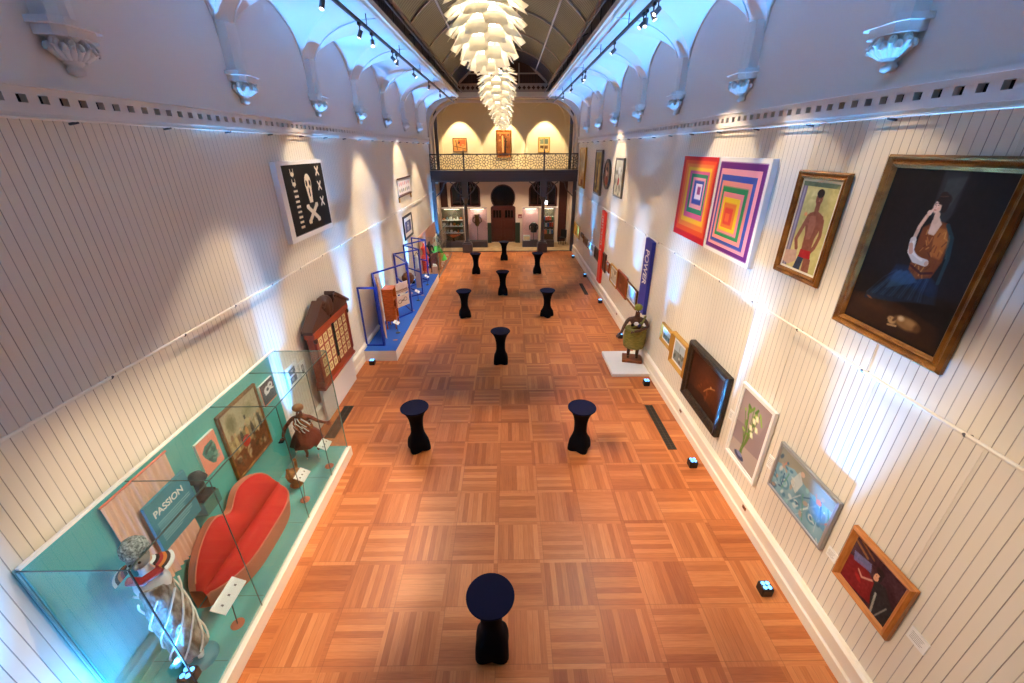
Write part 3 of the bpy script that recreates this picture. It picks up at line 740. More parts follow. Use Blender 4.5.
for side, heads, tg in (('left', HL, TG_L), ('right', HR, TG_R)):
    X = heads[0][0]
    t = thing('lighting_track', 'dark lighting track slung under the vaults along the %s side' % side, 'lighting track', (X, 12, 8.56))
    MB().box(-.03, .03, -13.9, 15.0, 0, .05, M_GREYM).build('rail', t)
    for k in range(10): MB().tube([(0, -13+k*3.0, .05), (0, -13+k*3.0, .28)], .01, M_GREYM, 5).build('suspension_rod', t)
    for i, ((x_, y_), (_, g_, kp_, cone_)) in enumerate(zip(heads, tg)):
        h_ = thing('track_spotlight', '', 'spotlight', (x_, y_, 8.555), 0, 'spotlights on the %s lighting track' % side)
        h_['label'] = 'small metal spotlight on the %s lighting track, number %d counted from the camera end' % (side, i+1)
        v = (Vector(g_)-Vector((x_, y_, 8.38))).normalized()
        MB().box(-.025, .025, -.06, .06, -.05, 0, M_GREYM).tube([(0, 0, -.05), (0, 0, -.14)], .012, M_GREYM, 6).build('mount', h_)
        c = Vector((0, 0, -.175)); MB().tube([c-v*.05, c+v*.09], .042, mat('grey_can', (120, 118, 120), .35, metal=.4), 14).build('can', h_)
        MB().tube([c+v*.0905, c+v*.096], .035, M_LENSW, 14).build('lens', h_)
        light('spot_beam', 'SPOT', P_TRACK*kp_, WARM, h_, tuple(c+v*.13), tuple(Vector(g_)-Vector((x_, y_, 8.555))), cone_, .45, .03)
# leaf chandeliers
def leaf_mesh():
    me = MB(); n = 5; vs = []
    for j in range(4):
        v = j/3
        for i in range(n):
            u = i/(n-1)-.5; w_ = .33*(1-.12*v)
            vs.append((u*w_, v*.26, -.06*v*v-.25*u*u*(.3)+(0 if j < 3 else (.018 if i in (0, n-1) else 0))))
    me.add(vs, [(j*n+i, j*n+i+1, (j+1)*n+i+1, (j+1)*n+i) for j in range(3) for i in range(n-1)], M_LEAF, False)
    return me
def chandelier():
    t = thing('leaf_chandelier', '', 'chandelier')
    rows = [(1.02, .3, .50, 2), (.94, .3, .545, 6), (.86, .3, .55, 12), (.78, .3, .55, 18), (.70, .3, .55, 24), (.62, .3, .545, 30), (.54, .3, .535, 34), (.455, .3, .50, 38), (.37, .3, .45, 42), (.28, .3, .38, 46), (.19, .3, .29, 50), (.11, .3, .19, 55)]
    base = None
    for r, (z, ri, ro, tilt) in enumerate(rows):
        for k in range(6):
            a = PI/3*k+(PI/6 if r % 2 else 0)
            if base is None: base = leaf_mesh().build('leaf', t, fix=False); o = base
            else: o = base.copy(); COL.objects.link(o); o.parent = t
            sc = (ro/.55)*.9+.1
            tl = math.radians(tilt); L = .26
            # outer (tip) end sits at radius ro; the leaf slopes down and out
            rin = ro-L*math.cos(tl)*sc
            o.location = (rin*math.cos(a), rin*math.sin(a), z)
            o.rotation_euler = Matrix.Rotation(a-PI/2, 3, 'Z').to_euler()
            o.rotation_euler = (Matrix.Rotation(a-PI/2, 3, 'Z') @ Matrix.Rotation(-tl, 3, 'X')).to_euler(); o.scale = (sc*1.0, sc, sc)
    MB().lathe([(.02, .12), (.04, .14), (.06, .25), (.10, .4), (.13, .6), (.12, .95), (.04, 1.0)], (0, 0, 0), M_WARMGLOW, 14).build('glow_core', t)
    MB().lathe([(.03, 1.12), (.16, 1.16), (.14, 1.24), (.03, 1.34), (.012, 1.36), (.012, 3.50), (.07, 3.58)], (0, 0, 0), mat('steel', (190, 190, 190), .3, metal=.9), 14).build('stem', t)
    b = MB()
    for k in range(6): a = PI/3*k; b.tube([(.15*math.cos(a), .15*math.sin(a), 1.15), (.3*math.cos(a), .3*math.sin(a), .95), (.33*math.cos(a), .33*math.sin(a), .7), (.15*math.cos(a), .15*math.sin(a), .3), (.05*math.cos(a), .05*math.sin(a), .1)], .006, MATS['steel'], 5)
    b.build('wire_frame', t)
    return t
ch0 = chandelier()
for i, y_ in enumerate((6.6, 12.9, 19.2, 25.5)):
    t = ch0 if i == 0 else dup(ch0)
    t.location = (-.27, y_, 7.12); t.rotation_euler.z = .3+i*.2; t['group'] = 'leaf chandeliers down the middle of the hall'
    t['label'] = ['large white layered-leaf chandelier, nearest and biggest of the row', 'white layered-leaf chandelier, second in the row behind the nearest', 'white layered-leaf chandelier, third in the row, partly hidden', 'white layered-leaf chandelier, farthest, hanging above the tall far painting'][i]
    light('lamp_glow', 'POINT', P_CHAND*4, (1, .86, .66), t, (0, 0, .55), rad=.05)
    light('lamp_glow', 'POINT', P_CHAND*.12, (1, .86, .66), t, (0, 0, 1.30), rad=.08)
# gallery lights: three picture spots above, warm lamps below
for i, x_ in enumerate((-3.12, -.24, 2.42)):
    t = thing('gallery_spotlight', 'small ceiling spotlight above the %s painting of the far gallery' % ('left', 'middle', 'right')[i], 'spotlight', (x_, YW-1.3, 9.1), 0, 'ceiling spotlights in the far gallery')
    MB().tube([(0, 0, 0), (0, 0, -.1)], .015, M_GREYM, 6).tube([(0, -.04, -.1), (0, .07, -.22)], .05, M_GREYM, 10).build('can', t)
    light('spot_beam', 'SPOT', P_FAR*9, (1, .80, .50), t, (0, .1, -.26), (0, 1.3, -3.3), 62, .35, .03)
for i, (x_, y_) in enumerate(((-3.6, 28.2), (-1.4, 28.2), (.8, 28.2), (3.0, 28.2))):
    t = thing('ceiling_downlight', 'recessed downlight under the gallery, %s from the left' % ('first', 'second', 'third', 'fourth')[i], 'downlight', (x_, y_, 4.42), 0, 'downlights under the gallery')
    MB().lathe([(.06, -.02), (.07, -.012), (.07, -.002)], (0, 0, 0), M_LENSW, 14).build('lens', t)
    light('downlight_beam', 'SPOT', P_FAR*2.2, (1, .76, .50), t, (0, 0, -.05), (0, .25, -4), 120, .6, .05)

# ================================================================ COCKTAIL TABLES
def table():
    t = thing('cocktail_table', '', 'table')
    N = 40
    def rf(a, r, z):
        k = max(0, 1-z/.34)**.45
        foot = abs(math.cos(2*(a-PI/4)))**1.6
        return r*(1-k)+k*(.215/((abs(math.cos(a))**5+abs(math.sin(a))**5)**.2)+.02*foot)
    def hem(a): return .008+.03*(1-abs(math.cos(2*(a-PI/4)))**1.0)
    prof = [(.26, 0), (.25, .06), (.235, .14), (.205, .24), (.165, .33), (.145, .45), (.140, .58), (.148, .72), (.17, .84), (.21, .95), (.262, 1.03), (.298, 1.075)]
    vs = []; fs = []
    for r, z in prof:
        for k in range(N):
            a = 2*PI*k/N; q = rf(a, r, z); zz = z if z > .1 else max(z, hem(a)+z*.6) if z == 0 else z+.02
            vs.append((q*math.cos(a), q*math.sin(a), zz if z else hem(a)))
    for i in range(len(prof)-1):
        for k in range(N): fs.append((i*N+k, i*N+(k+1) % N, (i+1)*N+(k+1) % N, (i+1)*N+k))
    m = MB(); m.add(vs, fs, M_NAVY_SHADE, True); m.build('stretch_skirt', t)
    MB().lathe([(.298, 1.072), (.306, 1.08), (.308, 1.092), (.302, 1.10)], (0, 0, 0), M_NAVY, N).build('covered_top', t)
    b = MB()
    for k in range(4): a = PI/4+k*PI/2; b.lathe([(.03, 0), (.03, .05)], (.245*math.cos(a), .245*math.sin(a), 0), M_BLACK, 8)
    f0 = None
    for k in range(4):
        a = PI/4+k*PI/2
        MB().lathe([(.024, 0), (.024, .05)], (.245*math.cos(a), .245*math.sin(a), 0), M_BLACK, 8).build('foot', t)
    return t
tb = table()
TBL = [(-.27, 3.31, 0, 'navy stretch-covered cocktail table nearest the camera'),
       (-2.09, 7.50, .5, 'navy covered cocktail table left of centre, level with the end of the glass case'),
       (1.57, 7.44, 1.1, 'navy covered cocktail table right of centre, nearer the floor grille'),
       (-.28, 11.6, 0, 'navy covered cocktail table on the centre line, second from the camera'),
       (-1.80, 15.58, .3, 'navy covered cocktail table on the left, level with the folding blue screens'),
       (1.53, 15.57, .9, 'navy covered cocktail table on the right beyond the plinth statue'),
       (-.29, 18.36, 0, 'navy covered cocktail table on the centre line, third from the camera'),
       (-1.79, 21.95, 0, 'small-looking navy cocktail table far left, in front of the left iron column'),
       (1.55, 21.95, 0, 'small-looking navy cocktail table far right, in front of the right iron column'),
       (-.28, 24.95, 0, 'farthest navy cocktail table, in front of the arched door')]
for i, (x_, y_, r_, l) in enumerate(TBL):
    t = tb if i == 0 else dup(tb)
    t.location = (x_, y_, 0); t.rotation_euler.z = r_; t['label'] = l; t['group'] = 'stretch-covered cocktail tables on the parquet'

# ================================================================ RIGHT WALL
# seated woman with a sleeping dog
A = Art(168, 236, (17, 10, 9)).noise(3, 5)
def soft(pts, c, n=5, grow=.012, op=.35):
    """soft-edged patch: a few grown and shrunk copies laid over each other"""
    cx_ = sum(p[0] for p in pts)/len(pts); cy_ = sum(p[1] for p in pts)/len(pts)
    for k in range(n): f = 1+grow*(n-1-2*k)*2; A.poly([(cx_+(x-cx_)*f, cy_+(y-cy_)*f) for x, y in pts], c, op)
soft([(.46, 0), (.76, 0), (.70, .16), (.60, .30), (.48, .24)], (44, 48, 50)); soft([(.50, .05), (.66, .03), (.60, .2), (.52, .2)], (58, 64, 64), op=.2); soft([(.66, 0), (.99, 0), (1, .8), (.72, .55), (.66, .25)], (15, 9, 9))
soft([(.04, .82), (.4, .77), (.9, .84), (.98, .98), (.02, .98)], (50, 28, 13)); A.ell(.3, .86, .3, .05, (66, 38, 18), .05, .9)
# skirt with folds
soft([(.36, .57), (.58, .55), (.76, .62), (.80, .72), (.62, .75), (.42, .79), (.18, .82), (.19, .77), (.31, .68)], (20, 38, 60), op=.6)
for q in range(26):
    u = q/25; x0_ = .38+.32*u; A.line([(x0_, .58+.03*abs(u-.4)), (x0_-.10+.10*u, .66+.02*u), (x0_-.22+.24*u, .79-.06*u)], .008, [(40, 72, 104), (14, 26, 42), (30, 54, 82), (52, 88, 120)][q % 4], .45)
soft([(.38, .60), (.52, .58), (.60, .63), (.46, .68), (.34, .72)], (46, 80, 110), op=.25)
# bodice
soft([(.47, .33), (.55, .28), (.64, .29), (.71, .36), (.72, .48), (.69, .57), (.58, .60), (.49, .56), (.47, .44)], (122, 60, 24), op=.7)
soft([(.58, .31), (.66, .31), (.71, .38), (.70, .47), (.62, .46), (.59, .38)], (182, 106, 44), op=.3)
for q in range(34):
    x_ = rng.uniform(.50, .70); y_ = rng.uniform(.32, .57); A.line([(x_, y_), (x_+rng.uniform(-.03, .03), y_+rng.uniform(.01, .04))], .007, [(206, 130, 60), (84, 36, 18), (226, 160, 84), (110, 50, 24)][q % 4], .6)
A.line([(.49, .545), (.60, .575), (.69, .555)], .014, (70, 26, 20)); A.line([(.655, .285), (.73, .35), (.765, .46), (.77, .60)], .022, (26, 58, 66), .9).line([(.70, .34), (.745, .46)], .010, (60, 100, 104), .5)
# neck, chest, arms, head
soft([(.515, .275), (.555, .25), (.60, .285), (.575, .35), (.52, .345)], (222, 184, 152), op=.6); A.ell(.55, .325, .04, .03, (232, 198, 168), 0, .6, .6)
A.line([(.452, .255), (.425, .32), (.420, .395)], .024, (204, 164, 134)).line([(.447, .26), (.418, .33)], .010, (232, 196, 168), .6).ell(.463, .235, .022, .018, (220, 180, 150))
for q in range(3): A.line([(.462+q*.008, .235), (.478+q*.008, .212)], .007, (224, 184, 154))
A.line([(.418, .40), (.435, .465), (.50, .505), (.60, .51)], .042, (206, 190, 174)).line([(.425, .41), (.45, .47), (.56, .50)], .016, (238, 228, 212), .7).line([(.44, .47), (.415, .43)], .026, (204, 150, 120)).ell(.612, .512, .02, .016, (206, 160, 130))
A.line([(.535, .24), (.54, .275)], .034, (212, 172, 142)).ell(.512, .195, .043, .045, (220, 180, 150), 0, .25).ell(.500, .20, .025, .03, (232, 194, 166), 0, .6, .7)
A.ell(.545, .155, .062, .036, (34, 22, 18), .15, .25).ell(.568, .19, .032, .042, (34, 22, 18), 0, .3).ell(.525, .128, .032, .016, (44, 28, 20)).ell(.50, .162, .02, .010, (40, 26, 20)).line([(.50, .142), (.56, .137)], .006, (96, 66, 44), .6)
A.ell(.488, .188, .006, .0035, (50, 30, 24), 0, .5).ell(.514, .189, .007, .0035, (50, 30, 24), 0, .5).line([(.482, .180), (.495, .179)], .003, (70, 44, 32)).line([(.507, .180), (.522, .181)], .003, (70, 44, 32)).line([(.499, .19), (.496, .205)], .004, (196, 146, 118)).line([(.492, .2155), (.507, .216)], .004, (168, 76, 64)).ell(.52, .207, .014, .01, (226, 160, 136), 0, .8, .6)
# sleeping dog
A.ell(.66, .885, .15, .048, (134, 98, 58), .05, .4).ell(.70, .872, .09, .03, (166, 128, 82), 0, .7, .7).ell(.52, .90, .055, .028, (176, 140, 94), .25, .35).ell(.60, .868, .045, .024, (206, 182, 146), 0, .6).ell(.478, .912, .010, .007, (24, 14, 12)).ell(.545, .888, .018, .024, (86, 54, 30), .6, .5).ell(.50, .892, .006, .004, (30, 18, 14)).ell(.77, .89, .045, .035, (90, 58, 32), 0, .6).line([(.58, .925), (.50, .935)], .014, (170, 132, 88))
A.ell(.21, .815, .045, .009, (130, 84, 54), .2, .5).noise(2, 60)
picture('large_painting', 'large gilt-framed oil painting of a seated woman with a sleeping dog', 'painting', 'R', 4.90, 3.45, 4.17, 6.12, A, scl(P_BIG, .72), M_GOLD, .126, wires=6.49)
# standing young man, bare chested
A = Art(70, 120, (196, 186, 120)).noise(10, 8)
A.rect(0, 0, .14, 1, (120, 110, 130)).rect(.05, 0, .09, 1, (160, 150, 170)).rect(0, 0, 1, .05, (90, 110, 90)).blobs(14, [(210, 200, 140), (176, 170, 100), (206, 180, 130)], .1, (.2, 0, 1, .7), .5)
SK = (140, 84, 62); SK2 = (176, 116, 90)
A.poly([(.40, .34), (.60, .30), (.80, .35), (.84, .44), (.74, .60), (.72, .76), (.46, .76), (.44, .58), (.36, .44)], SK).poly([(.44, .37), (.60, .36), (.66, .46), (.62, .62), (.50, .64), (.47, .48)], SK2, .6)
A.line([(.40, .38), (.30, .54), (.22, .66), (.30, .76)], .055, SK).line([(.81, .40), (.86, .56), (.80, .70), (.72, .76)], .05, SK).line([(.57, .30), (.57, .24)], .07, SK)
A.ell(.56, .17, .10, .085, SK).ell(.56, .115, .105, .05, (40, 26, 22)).ell(.53, .165, .012, .006, (30, 20, 18), 0, .5).ell(.60, .165, .012, .006, (30, 20, 18), 0, .5).line([(.535, .215), (.585, .215)], .008, (110, 44, 40)).ell(.57, .19, .012, .014, SK2)
A.poly([(.44, .76), (.74, .75), (.78, .86), (.42, .86)], (176, 30, 34)).poly([(.42, .85), (.60, .85), (.56, 1), (.36, 1)], (44, 60, 84)).poly([(.60, .85), (.80, .84), (.84, 1), (.62, 1)], SK).poly([(0, .82), (.34, .78), (.40, .9), (.2, .98), (0, .96)], (196, 160, 140)).ell(.30, .36, .06, .03, (226, 140, 90), 0, .6).noise(5, 40)
picture('gilt_framed_painting', 'tall gilt-framed painting of a bare-chested young man on a yellow ground', 'painting', 'R', 6.34, 5.36, 4.44, 5.90, A, scl(P_BIG, .6), M_GOLD, .107, wires=6.49, mount=(.03, mat('cream_slip', (232, 226, 206), .6)))
# two square abstract canvases of plain nested colour bands (generic stand-ins)
def nested(cols, n, cx, cy, border=None):
    a = Art(n, n, border or cols[0]); m = .045 if border else 0
    k = len(cols)
    for i, c in enumerate(cols):
        f = (i/k)**.92
        x0 = m+(cx-m)*f; x1 = 1-m-(1-m-cx)*f; y0 = m+(cy-m)*f; y1 = 1-m-(1-m-cy)*f
        a.rect(x0, y0, x1, y1, c)
    return a
A = nested([(206, 26, 44), (236, 82, 40), (240, 130, 60), (246, 190, 50), (222, 90, 140), (40, 140, 100), (240, 160, 170), (50, 76, 170), (236, 226, 240), (150, 60, 130)], 100, .62, .38)
picture('abstract_canvas', 'unframed square abstract canvas of red-edged nested colour bands', 'painting', 'R', 10.50, 8.76, 4.28, 6.02, A, None, None, .002, group='pair of abstract canvases', off=.07)
A = nested([(106, 34, 120), (238, 160, 170), (60, 84, 170), (240, 150, 140), (36, 140, 84), (240, 140, 150), (250, 206, 40), (240, 130, 50), (236, 70, 60), (246, 110, 60)], 100, .40, .60, (240, 236, 230))
picture('abstract_canvas', 'unframed square abstract canvas of nested colour bands with a white border and purple outer band', 'painting', 'R', 8.73, 6.97, 4.27, 6.03, A, None, None, .002, group='pair of abstract canvases', off=.07)
# lower right row
A = Art(80, 64, (60, 34, 44)).noise(10, 7)
A.poly([(0, .45), (.3, .35), (.6, .5), (.7, .9), (.2, 1), (0, 1)], (120, 24, 30)).poly([(.05, .3), (.4, .22), (.45, .38), (.1, .48)], (110, 120, 170), .8).line([(0, .1), (.3, .2)], .05, (140, 96, 60)).line([(.1, .02), (.4, .12)], .04, (120, 80, 50))
A.poly([(.55, .4), (.75, .35), (1, .6), (1, 1), (.7, 1), (.6, .75)], (34, 36, 40)).line([(.66, .62), (.72, 1)], .05, (150, 150, 140)).line([(.9, .66), (.8, 1)], .03, (130, 128, 118)).ell(.56, .34, .055, .10, (206, 160, 130), .3).ell(.57, .20, .09, .07, (30, 22, 24), .2).ell(.62, .3, .03, .09, (30, 22, 24)).line([(.52, .48), (.35, .62), (.25, .55)], .04, (200, 150, 130)).ell(.54, .32, .008, .008, (20, 14, 14), 0, .5).ell(.3, .7, .1, .06, (170, 40, 40), .4, .5).noise(6, 30)
picture('oak_framed_painting', 'small oak-framed portrait in reds and blacks, lowest and nearest on the right wall', 'painting', 'R', 3.53, 2.69, 1.17, 2.02, A, scl(P_MED, 1.0), mat('oak', (170, 100, 42), .4, var=(5, (196, 124, 60), (1, 12, 1))), .088, wires=3.8)
A = Art(100, 66, (120, 160, 176)).noise(14, 6)
A.poly([(0, 0), (1, 0), (1, .22), (.6, .3), (.3, .2), (0, .4)], (150, 140, 120), .8)
for x_, y_, r_ in ((.22, .66, .14), (.5, .78, .12), (.78, .72, .13), (.36, .5, .09)): A.ell(x_, y_, r_*.75, r_, (90, 140, 160)).ell(x_, y_, r_*.5, r_*.7, (190, 206, 206), 0, .4).ell(x_, y_, r_*.28, r_*.4, (70, 110, 140), 0, .4)
for q in range(16):
    x_ = rng.uniform(.05, .95); A.line([(x_, rng.uniform(.2, .9)), (x_+rng.uniform(-.2, .2), rng.uniform(.3, 1))], rng.uniform(.015, .04), [(40, 84, 120), (206, 220, 216), (206, 130, 110), (90, 150, 130), (170, 190, 200)][q % 5], .8)
A.blobs(46, [(60, 110, 140), (200, 216, 214), (100, 160, 160), (50, 80, 110), (180, 150, 130), (140, 190, 196)], .07, (0, .15, 1, 1), .75); A.poly([(.3, .5), (.40, .12), (.5, .3), (.44, .62)], (200, 206, 200), .8).ell(.45, .13, .04, .06, (200, 170, 150)).ell(.8, .3, .05, .06, (214, 130, 110)).poly([(.66, .35), (.95, .4), (1, .7), (.7, .66)], (86, 140, 176), .7)
picture('silver_framed_painting', 'teal and blue abstracted figure painting in a grey silver frame', 'painting', 'R', 5.03, 3.80, 1.22, 2.08, A, scl(P_THIN, 1.2), mat('silver_frame', (160, 164, 166), .35, metal=.4), .055, wires=3.8)
A = Art(64, 100, (150, 132, 134)).noise(8, 5); A.poly([(0, 0), (1, 0), (.8, .4), (0, .5)], (168, 148, 146), .5).poly([(0, .78), (1, .7), (1, 1), (0, 1)], (190, 176, 160), .6)
for q in range(15):
    x_ = .5+rng.uniform(-.32, .28); y_ = rng.uniform(.12, .62); A.line([(.40+rng.uniform(-.04, .04), .86), (.5+(x_-.5)*.5, (y_+.8)/2), (x_, y_)], .012, (90, 120, 50)); A.line([(x_, y_), (x_+rng.uniform(-.12, .12), y_+rng.uniform(.0, .12))], .035, [(110, 150, 60), (150, 180, 90), (84, 120, 54)][q % 3])
for x_, y_ in ((.55, .30), (.68, .38), (.5, .42), (.62, .24), (.58, .5)): A.ell(x_, y_, .09, .035, (226, 226, 176), .6, .4).ell(x_, y_, .035, .05, (240, 238, 206), .2, .4)
A.ell(.38, .93, .2, .05, (60, 66, 96)).ell(.38, .9, .12, .03, (120, 130, 170))
picture('white_framed_painting', 'painting of lilies in a vase in a wide white frame, right wall low row', 'painting', 'R', 6.30, 5.31, .88, 2.40, A, [(0, 0), (0, .06), (.03, .06), (.035, .045), (.075, .045), (.08, .03)], M_WHITE, .078, wires=3.8)
A = Art(90, 70, (64, 30, 14)).noise(8, 5); A.ell(.6, .45, .5, .5, (96, 44, 18), 0, .8).poly([(0, .8), (.5, .72), (1, .85), (1, 1), (0, 1)], (40, 20, 10), .8)
A.line([(.52, .62), (.6, .5), (.68, .42), (.8, .36)], .03, (176, 120, 70), .8).line([(.6, .5), (.62, .7)], .02, (160, 100, 60), .7).ell(.69, .40, .03, .04, (190, 140, 90), 0, .5).blobs(6, [(120, 60, 30), (150, 84, 40)], .07, (.3, .3, .8, .8), .4).noise(3, 30)
t = picture('dark_framed_painting', 'dark brown oil painting in a heavy black and bronze frame, right wall low row', 'painting', 'R', 8.42, 6.66, .86, 2.24, A, [(0, 0), (0, .10), (.03, .14), (.07, .125), (.11, .10), (.16, .085), (.18, .05)], mat('ebony_bronze', (30, 24, 20), .35, metal=.3, bump=(60, .6), var=(14, (62, 46, 28))), .176, wires=3.8)
A = Art(50, 50, (120, 130, 130)).poly([(0, 0), (1, 0), (1, .4), (0, .5)], (170, 186, 196)).blobs(10, [(60, 70, 60), (90, 80, 60), (190, 190, 180)], .15, (0, .4, 1, 1), .8).line([(.5, .1), (.5, .9)], .04, (90, 80, 70), .7)
picture('gilt_framed_painting', 'small gilt-framed grey picture with white mount, nearer of the pair beyond the dark frame', 'painting', 'R', 9.50, 8.55, 1.13, 1.98, A, scl(P_MED, 1.35), M_GOLD2, .12, mount=(.05, M_WHITE), wires=3.8, group='gilt pictures behind the plinth statue')
A = Art(50, 40, (100, 130, 150)).poly([(0, 0), (1, 0), (1, .4), (0, .5)], (150, 180, 206)).blobs(10, [(50, 70, 80), (70, 90, 70), (190, 190, 180)], .15, (0, .4, 1, 1), .8)
picture('gilt_framed_painting', 'smaller gilt-framed blue landscape just right of the plinth statue', 'painting', 'R', 10.32, 9.56, 1.36, 1.89, A, scl(P_MED, 1.1), M_GOLD2, .10, mount=(.04, M_WHITE), wires=3.8, group='gilt pictures behind the plinth statue')
# far upper row
A = Art(50, 60, (186, 186, 170)).noise(10, 6).blobs(12, [(120, 110, 96), (220, 216, 200), (90, 96, 80)], .16).ell(.5, .6, .12, .12, (170, 30, 40)).ell(.55, .3, .18, .12, (206, 206, 200)).line([(.3, .9), (.5, .4)], .05, (60, 60, 54))
picture('framed_picture', 'grey framed still life with a red spot high on the right wall', 'painting', 'R', 17.30, 16.05, 4.47, 5.86, A, scl(P_THIN, 1.6), mat('dark_silver', (112, 106, 98), .4, metal=.4), .07, wires=6.49, group='upper pictures far along the right wall')
t = thing('round_picture', 'round black-framed picture between two tall pictures on the right wall', 'painting', (XR-.015, 18.72, 4.58), -PI/2, 'upper pictures far along the right wall')
b = MB(); R1, R2 = .60, .46
ring = lambda r, d: [(r*math.cos(2*PI*k/40), -d, .6+r*math.sin(2*PI*k/40)) for k in range(40)]
for (ra, da), (rb, db) in (((R1, 0), (R1, .06)), ((R1, .06), (.53, .08)), ((.53, .08), (R2, .045))): b.add(ring(ra, da)+ring(rb, db), [(k, (k+1) % 40, 40+(k+1) % 40, 40+k) for k in range(40)], mat('ebony', (26, 20, 18), .35), True)
b.build('frame', t, fix=False); m = MB(); m.add(ring(R2+.01, .04), [tuple(range(40))], mat('tondo_ground', (196, 150, 110), .6, var=(5, (120, 80, 60)))); m.build('canvas', t)
m = MB(); m.ball((0, -.05, .68), (.14, .02, .16), mat('tondo_face', (222, 180, 150), .6)).ball((0, -.048, .36), (.26, .02, .18), mat('tondo_dress', (140, 60, 44), .6)).ball((0, -.047, .76), (.18, .02, .14), M_DBROWN); m.build('painted_figure', t)
A = Art(44, 80, (150, 126, 70)).noise(14, 6).blobs(22, [(206, 180, 100), (90, 80, 70), (60, 60, 80), (180, 150, 70)], .14).line([(.3, .9), (.5, .2)], .08, (60, 56, 60)).line([(.7, .9), (.6, .3)], .08, (210, 190, 120))
picture('framed_picture', 'tall narrow ochre picture high on the right wall past the round one', 'painting', 'R', 21.25, 19.80, 4.20, 6.12, A, scl(P_THIN, 2.2), MATS['dark_silver'], .10, wires=6.49, group='upper pictures far along the right wall')
A = Art(44, 70, (200, 160, 104)).noise(10, 6).blobs(14, [(226, 190, 130), (170, 120, 70), (230, 206, 150)], .18).rect(.3, .82, .7, .95, (150, 84, 40))
picture('framed_picture', 'pale ochre poster-like picture, farthest on the upper right wall', 'painting', 'R', 25.9, 24.1, 4.15, 6.22, A, scl(P_THIN, 2.0), M_GOLD2, .09, wires=6.49, group='upper pictures far along the right wall')
# far lower row beyond the blue banner
low = [('i', 16.55, 15.40, 1.16, 1.92, (196, 180, 150), (120, 90, 70), M_GOLD2, 'pale picture with a brown wood frame, second from the blue banner but one'),
       ('j', 15.35, 14.03, 1.20, 2.00, (122, 60, 28), (90, 40, 20), M_BROWN, 'red-brown framed picture, second beyond the blue banner'),
       ('k', 14.00, 12.78, 1.28, 1.94, (140, 160, 190), (230, 234, 240), M_GOLD, 'blue and white mounted picture just beyond the blue banner'),
       ('h', 17.42, 16.80, 1.40, 1.82, (150, 120, 90), (110, 80, 60), M_BROWN, 'small brown picture just nearer than the red banner'),
       ('g', 18.12, 17.50, 1.22, 2.02, (84, 40, 24), (50, 26, 18), M_DBROWN, 'narrow dark brown picture touching the red banner'),
       ('f', 20.02, 18.98, 1.32, 1.86, (60, 40, 30), (110, 80, 50), M_DBROWN, 'dark picture just past the red banner'),
       ('e', 21.05, 20.10, 1.40, 1.86, (150, 190, 206), (110, 150, 170), M_CARD, 'pale blue picture, second past the red banner'),
       ('d', 21.78, 21.15, 1.44, 1.76, (206, 176, 130), (170, 140, 100), M_CARD, 'small beige picture, third past the red banner'),
       ('c', 23.25, 21.90, 1.36, 1.78, (110, 70, 34), (70, 44, 24), M_GOLD, 'brown gilt picture, fourth past the red banner'),
       ('b', 24.10, 23.35, 1.55, 1.80, (170, 120, 70), (60, 50, 60), M_DBROWN, 'little dark-framed picture, fifth past the red banner'),
       ('a', 26.80, 24.75, 1.22, 1.98, (206, 160, 60), (150, 110, 50), M_GOLD2, 'golden picture at the far end of the low right row')]
for nm, ya, yb, z0, z1, c1, c2, fm, l in low:
    A = Art(36, 26, c1).noise(10, 5).blobs(9, [c2, c1, tuple(min(255, v+40) for v in c1)], .22)
    picture('small_framed_picture', l, 'painting', 'R', ya, yb, z0, z1, A, scl(P_MED, .8), fm, .07, group='low row of small pictures along the right wall', mount=(.05, M_WHITE) if nm in 'kie' else None)
# banners
def banner(name, label, side, y, w_, z0, z1, m, word, lm, mirror=False, size=.3, cut=False):
    X, rz = WALLS[side]; t = thing(name, label, 'banner', (X+(-.10 if side == 'R' else .10), y, z0), rz)
    h_ = z1-z0; MB().prism([(-w_/2, 0), (w_/2, 0), (w_/2, h_-.06), (w_/2-.03, h_-.04), (-w_/2, h_)], -.02, .09, m).build('banner_panel', t)
    text('lettering', word, size, t, lm, (0, 0, 0), sx=.66 if cut else 1)
    q = t.children[-1]; q.rotation_euler = (Matrix.Rotation(PI/2, 3, 'X') @ Matrix.Rotation(-PI/2, 3, 'Z')).to_euler(); q.location = (-size*.30, -.024, h_-.30)
    return t
banner('blue_banner', 'tall dark blue banner board with POWER in white running down it', 'R', 12.12, .60, 1.5, 3.76, mat('banner_blue', (44, 50, 150), .5), 'POWER', M_CARD, size=.46, cut=True)
banner('red_banner', 'tall narrow red banner board with white vertical lettering', 'R', 18.47, .56, .55, 3.72, mat('banner_red', (232, 52, 34), .5), '', M_CARD)
tr_ = [o for o in COL.objects if o.name.startswith('red_banner')][0]
for c in list(tr_.children):
    if c.name.startswith('lettering'): bpy.data.objects.remove(c)
b = MB(); r_ = random.Random(3)
for k in range(7):   # illegible white strokes, seven characters reading downwards
    z_ = 2.92-k*.24; b.box(-.10, .12, -.027, -.021, z_, z_+.04, M_CARD)
    if k % 2: b.box(.08, .12, -.027, -.021, z_, z_+.17, M_CARD)
    if k % 3: b.box(-.10, .12, -.027, -.021, z_+.13, z_+.17, M_CARD)
    if k % 3 == 1: b.box(-.02, .02, -.027, -.021, z_, z_+.17, M_CARD)
b.build('lettering', tr_)
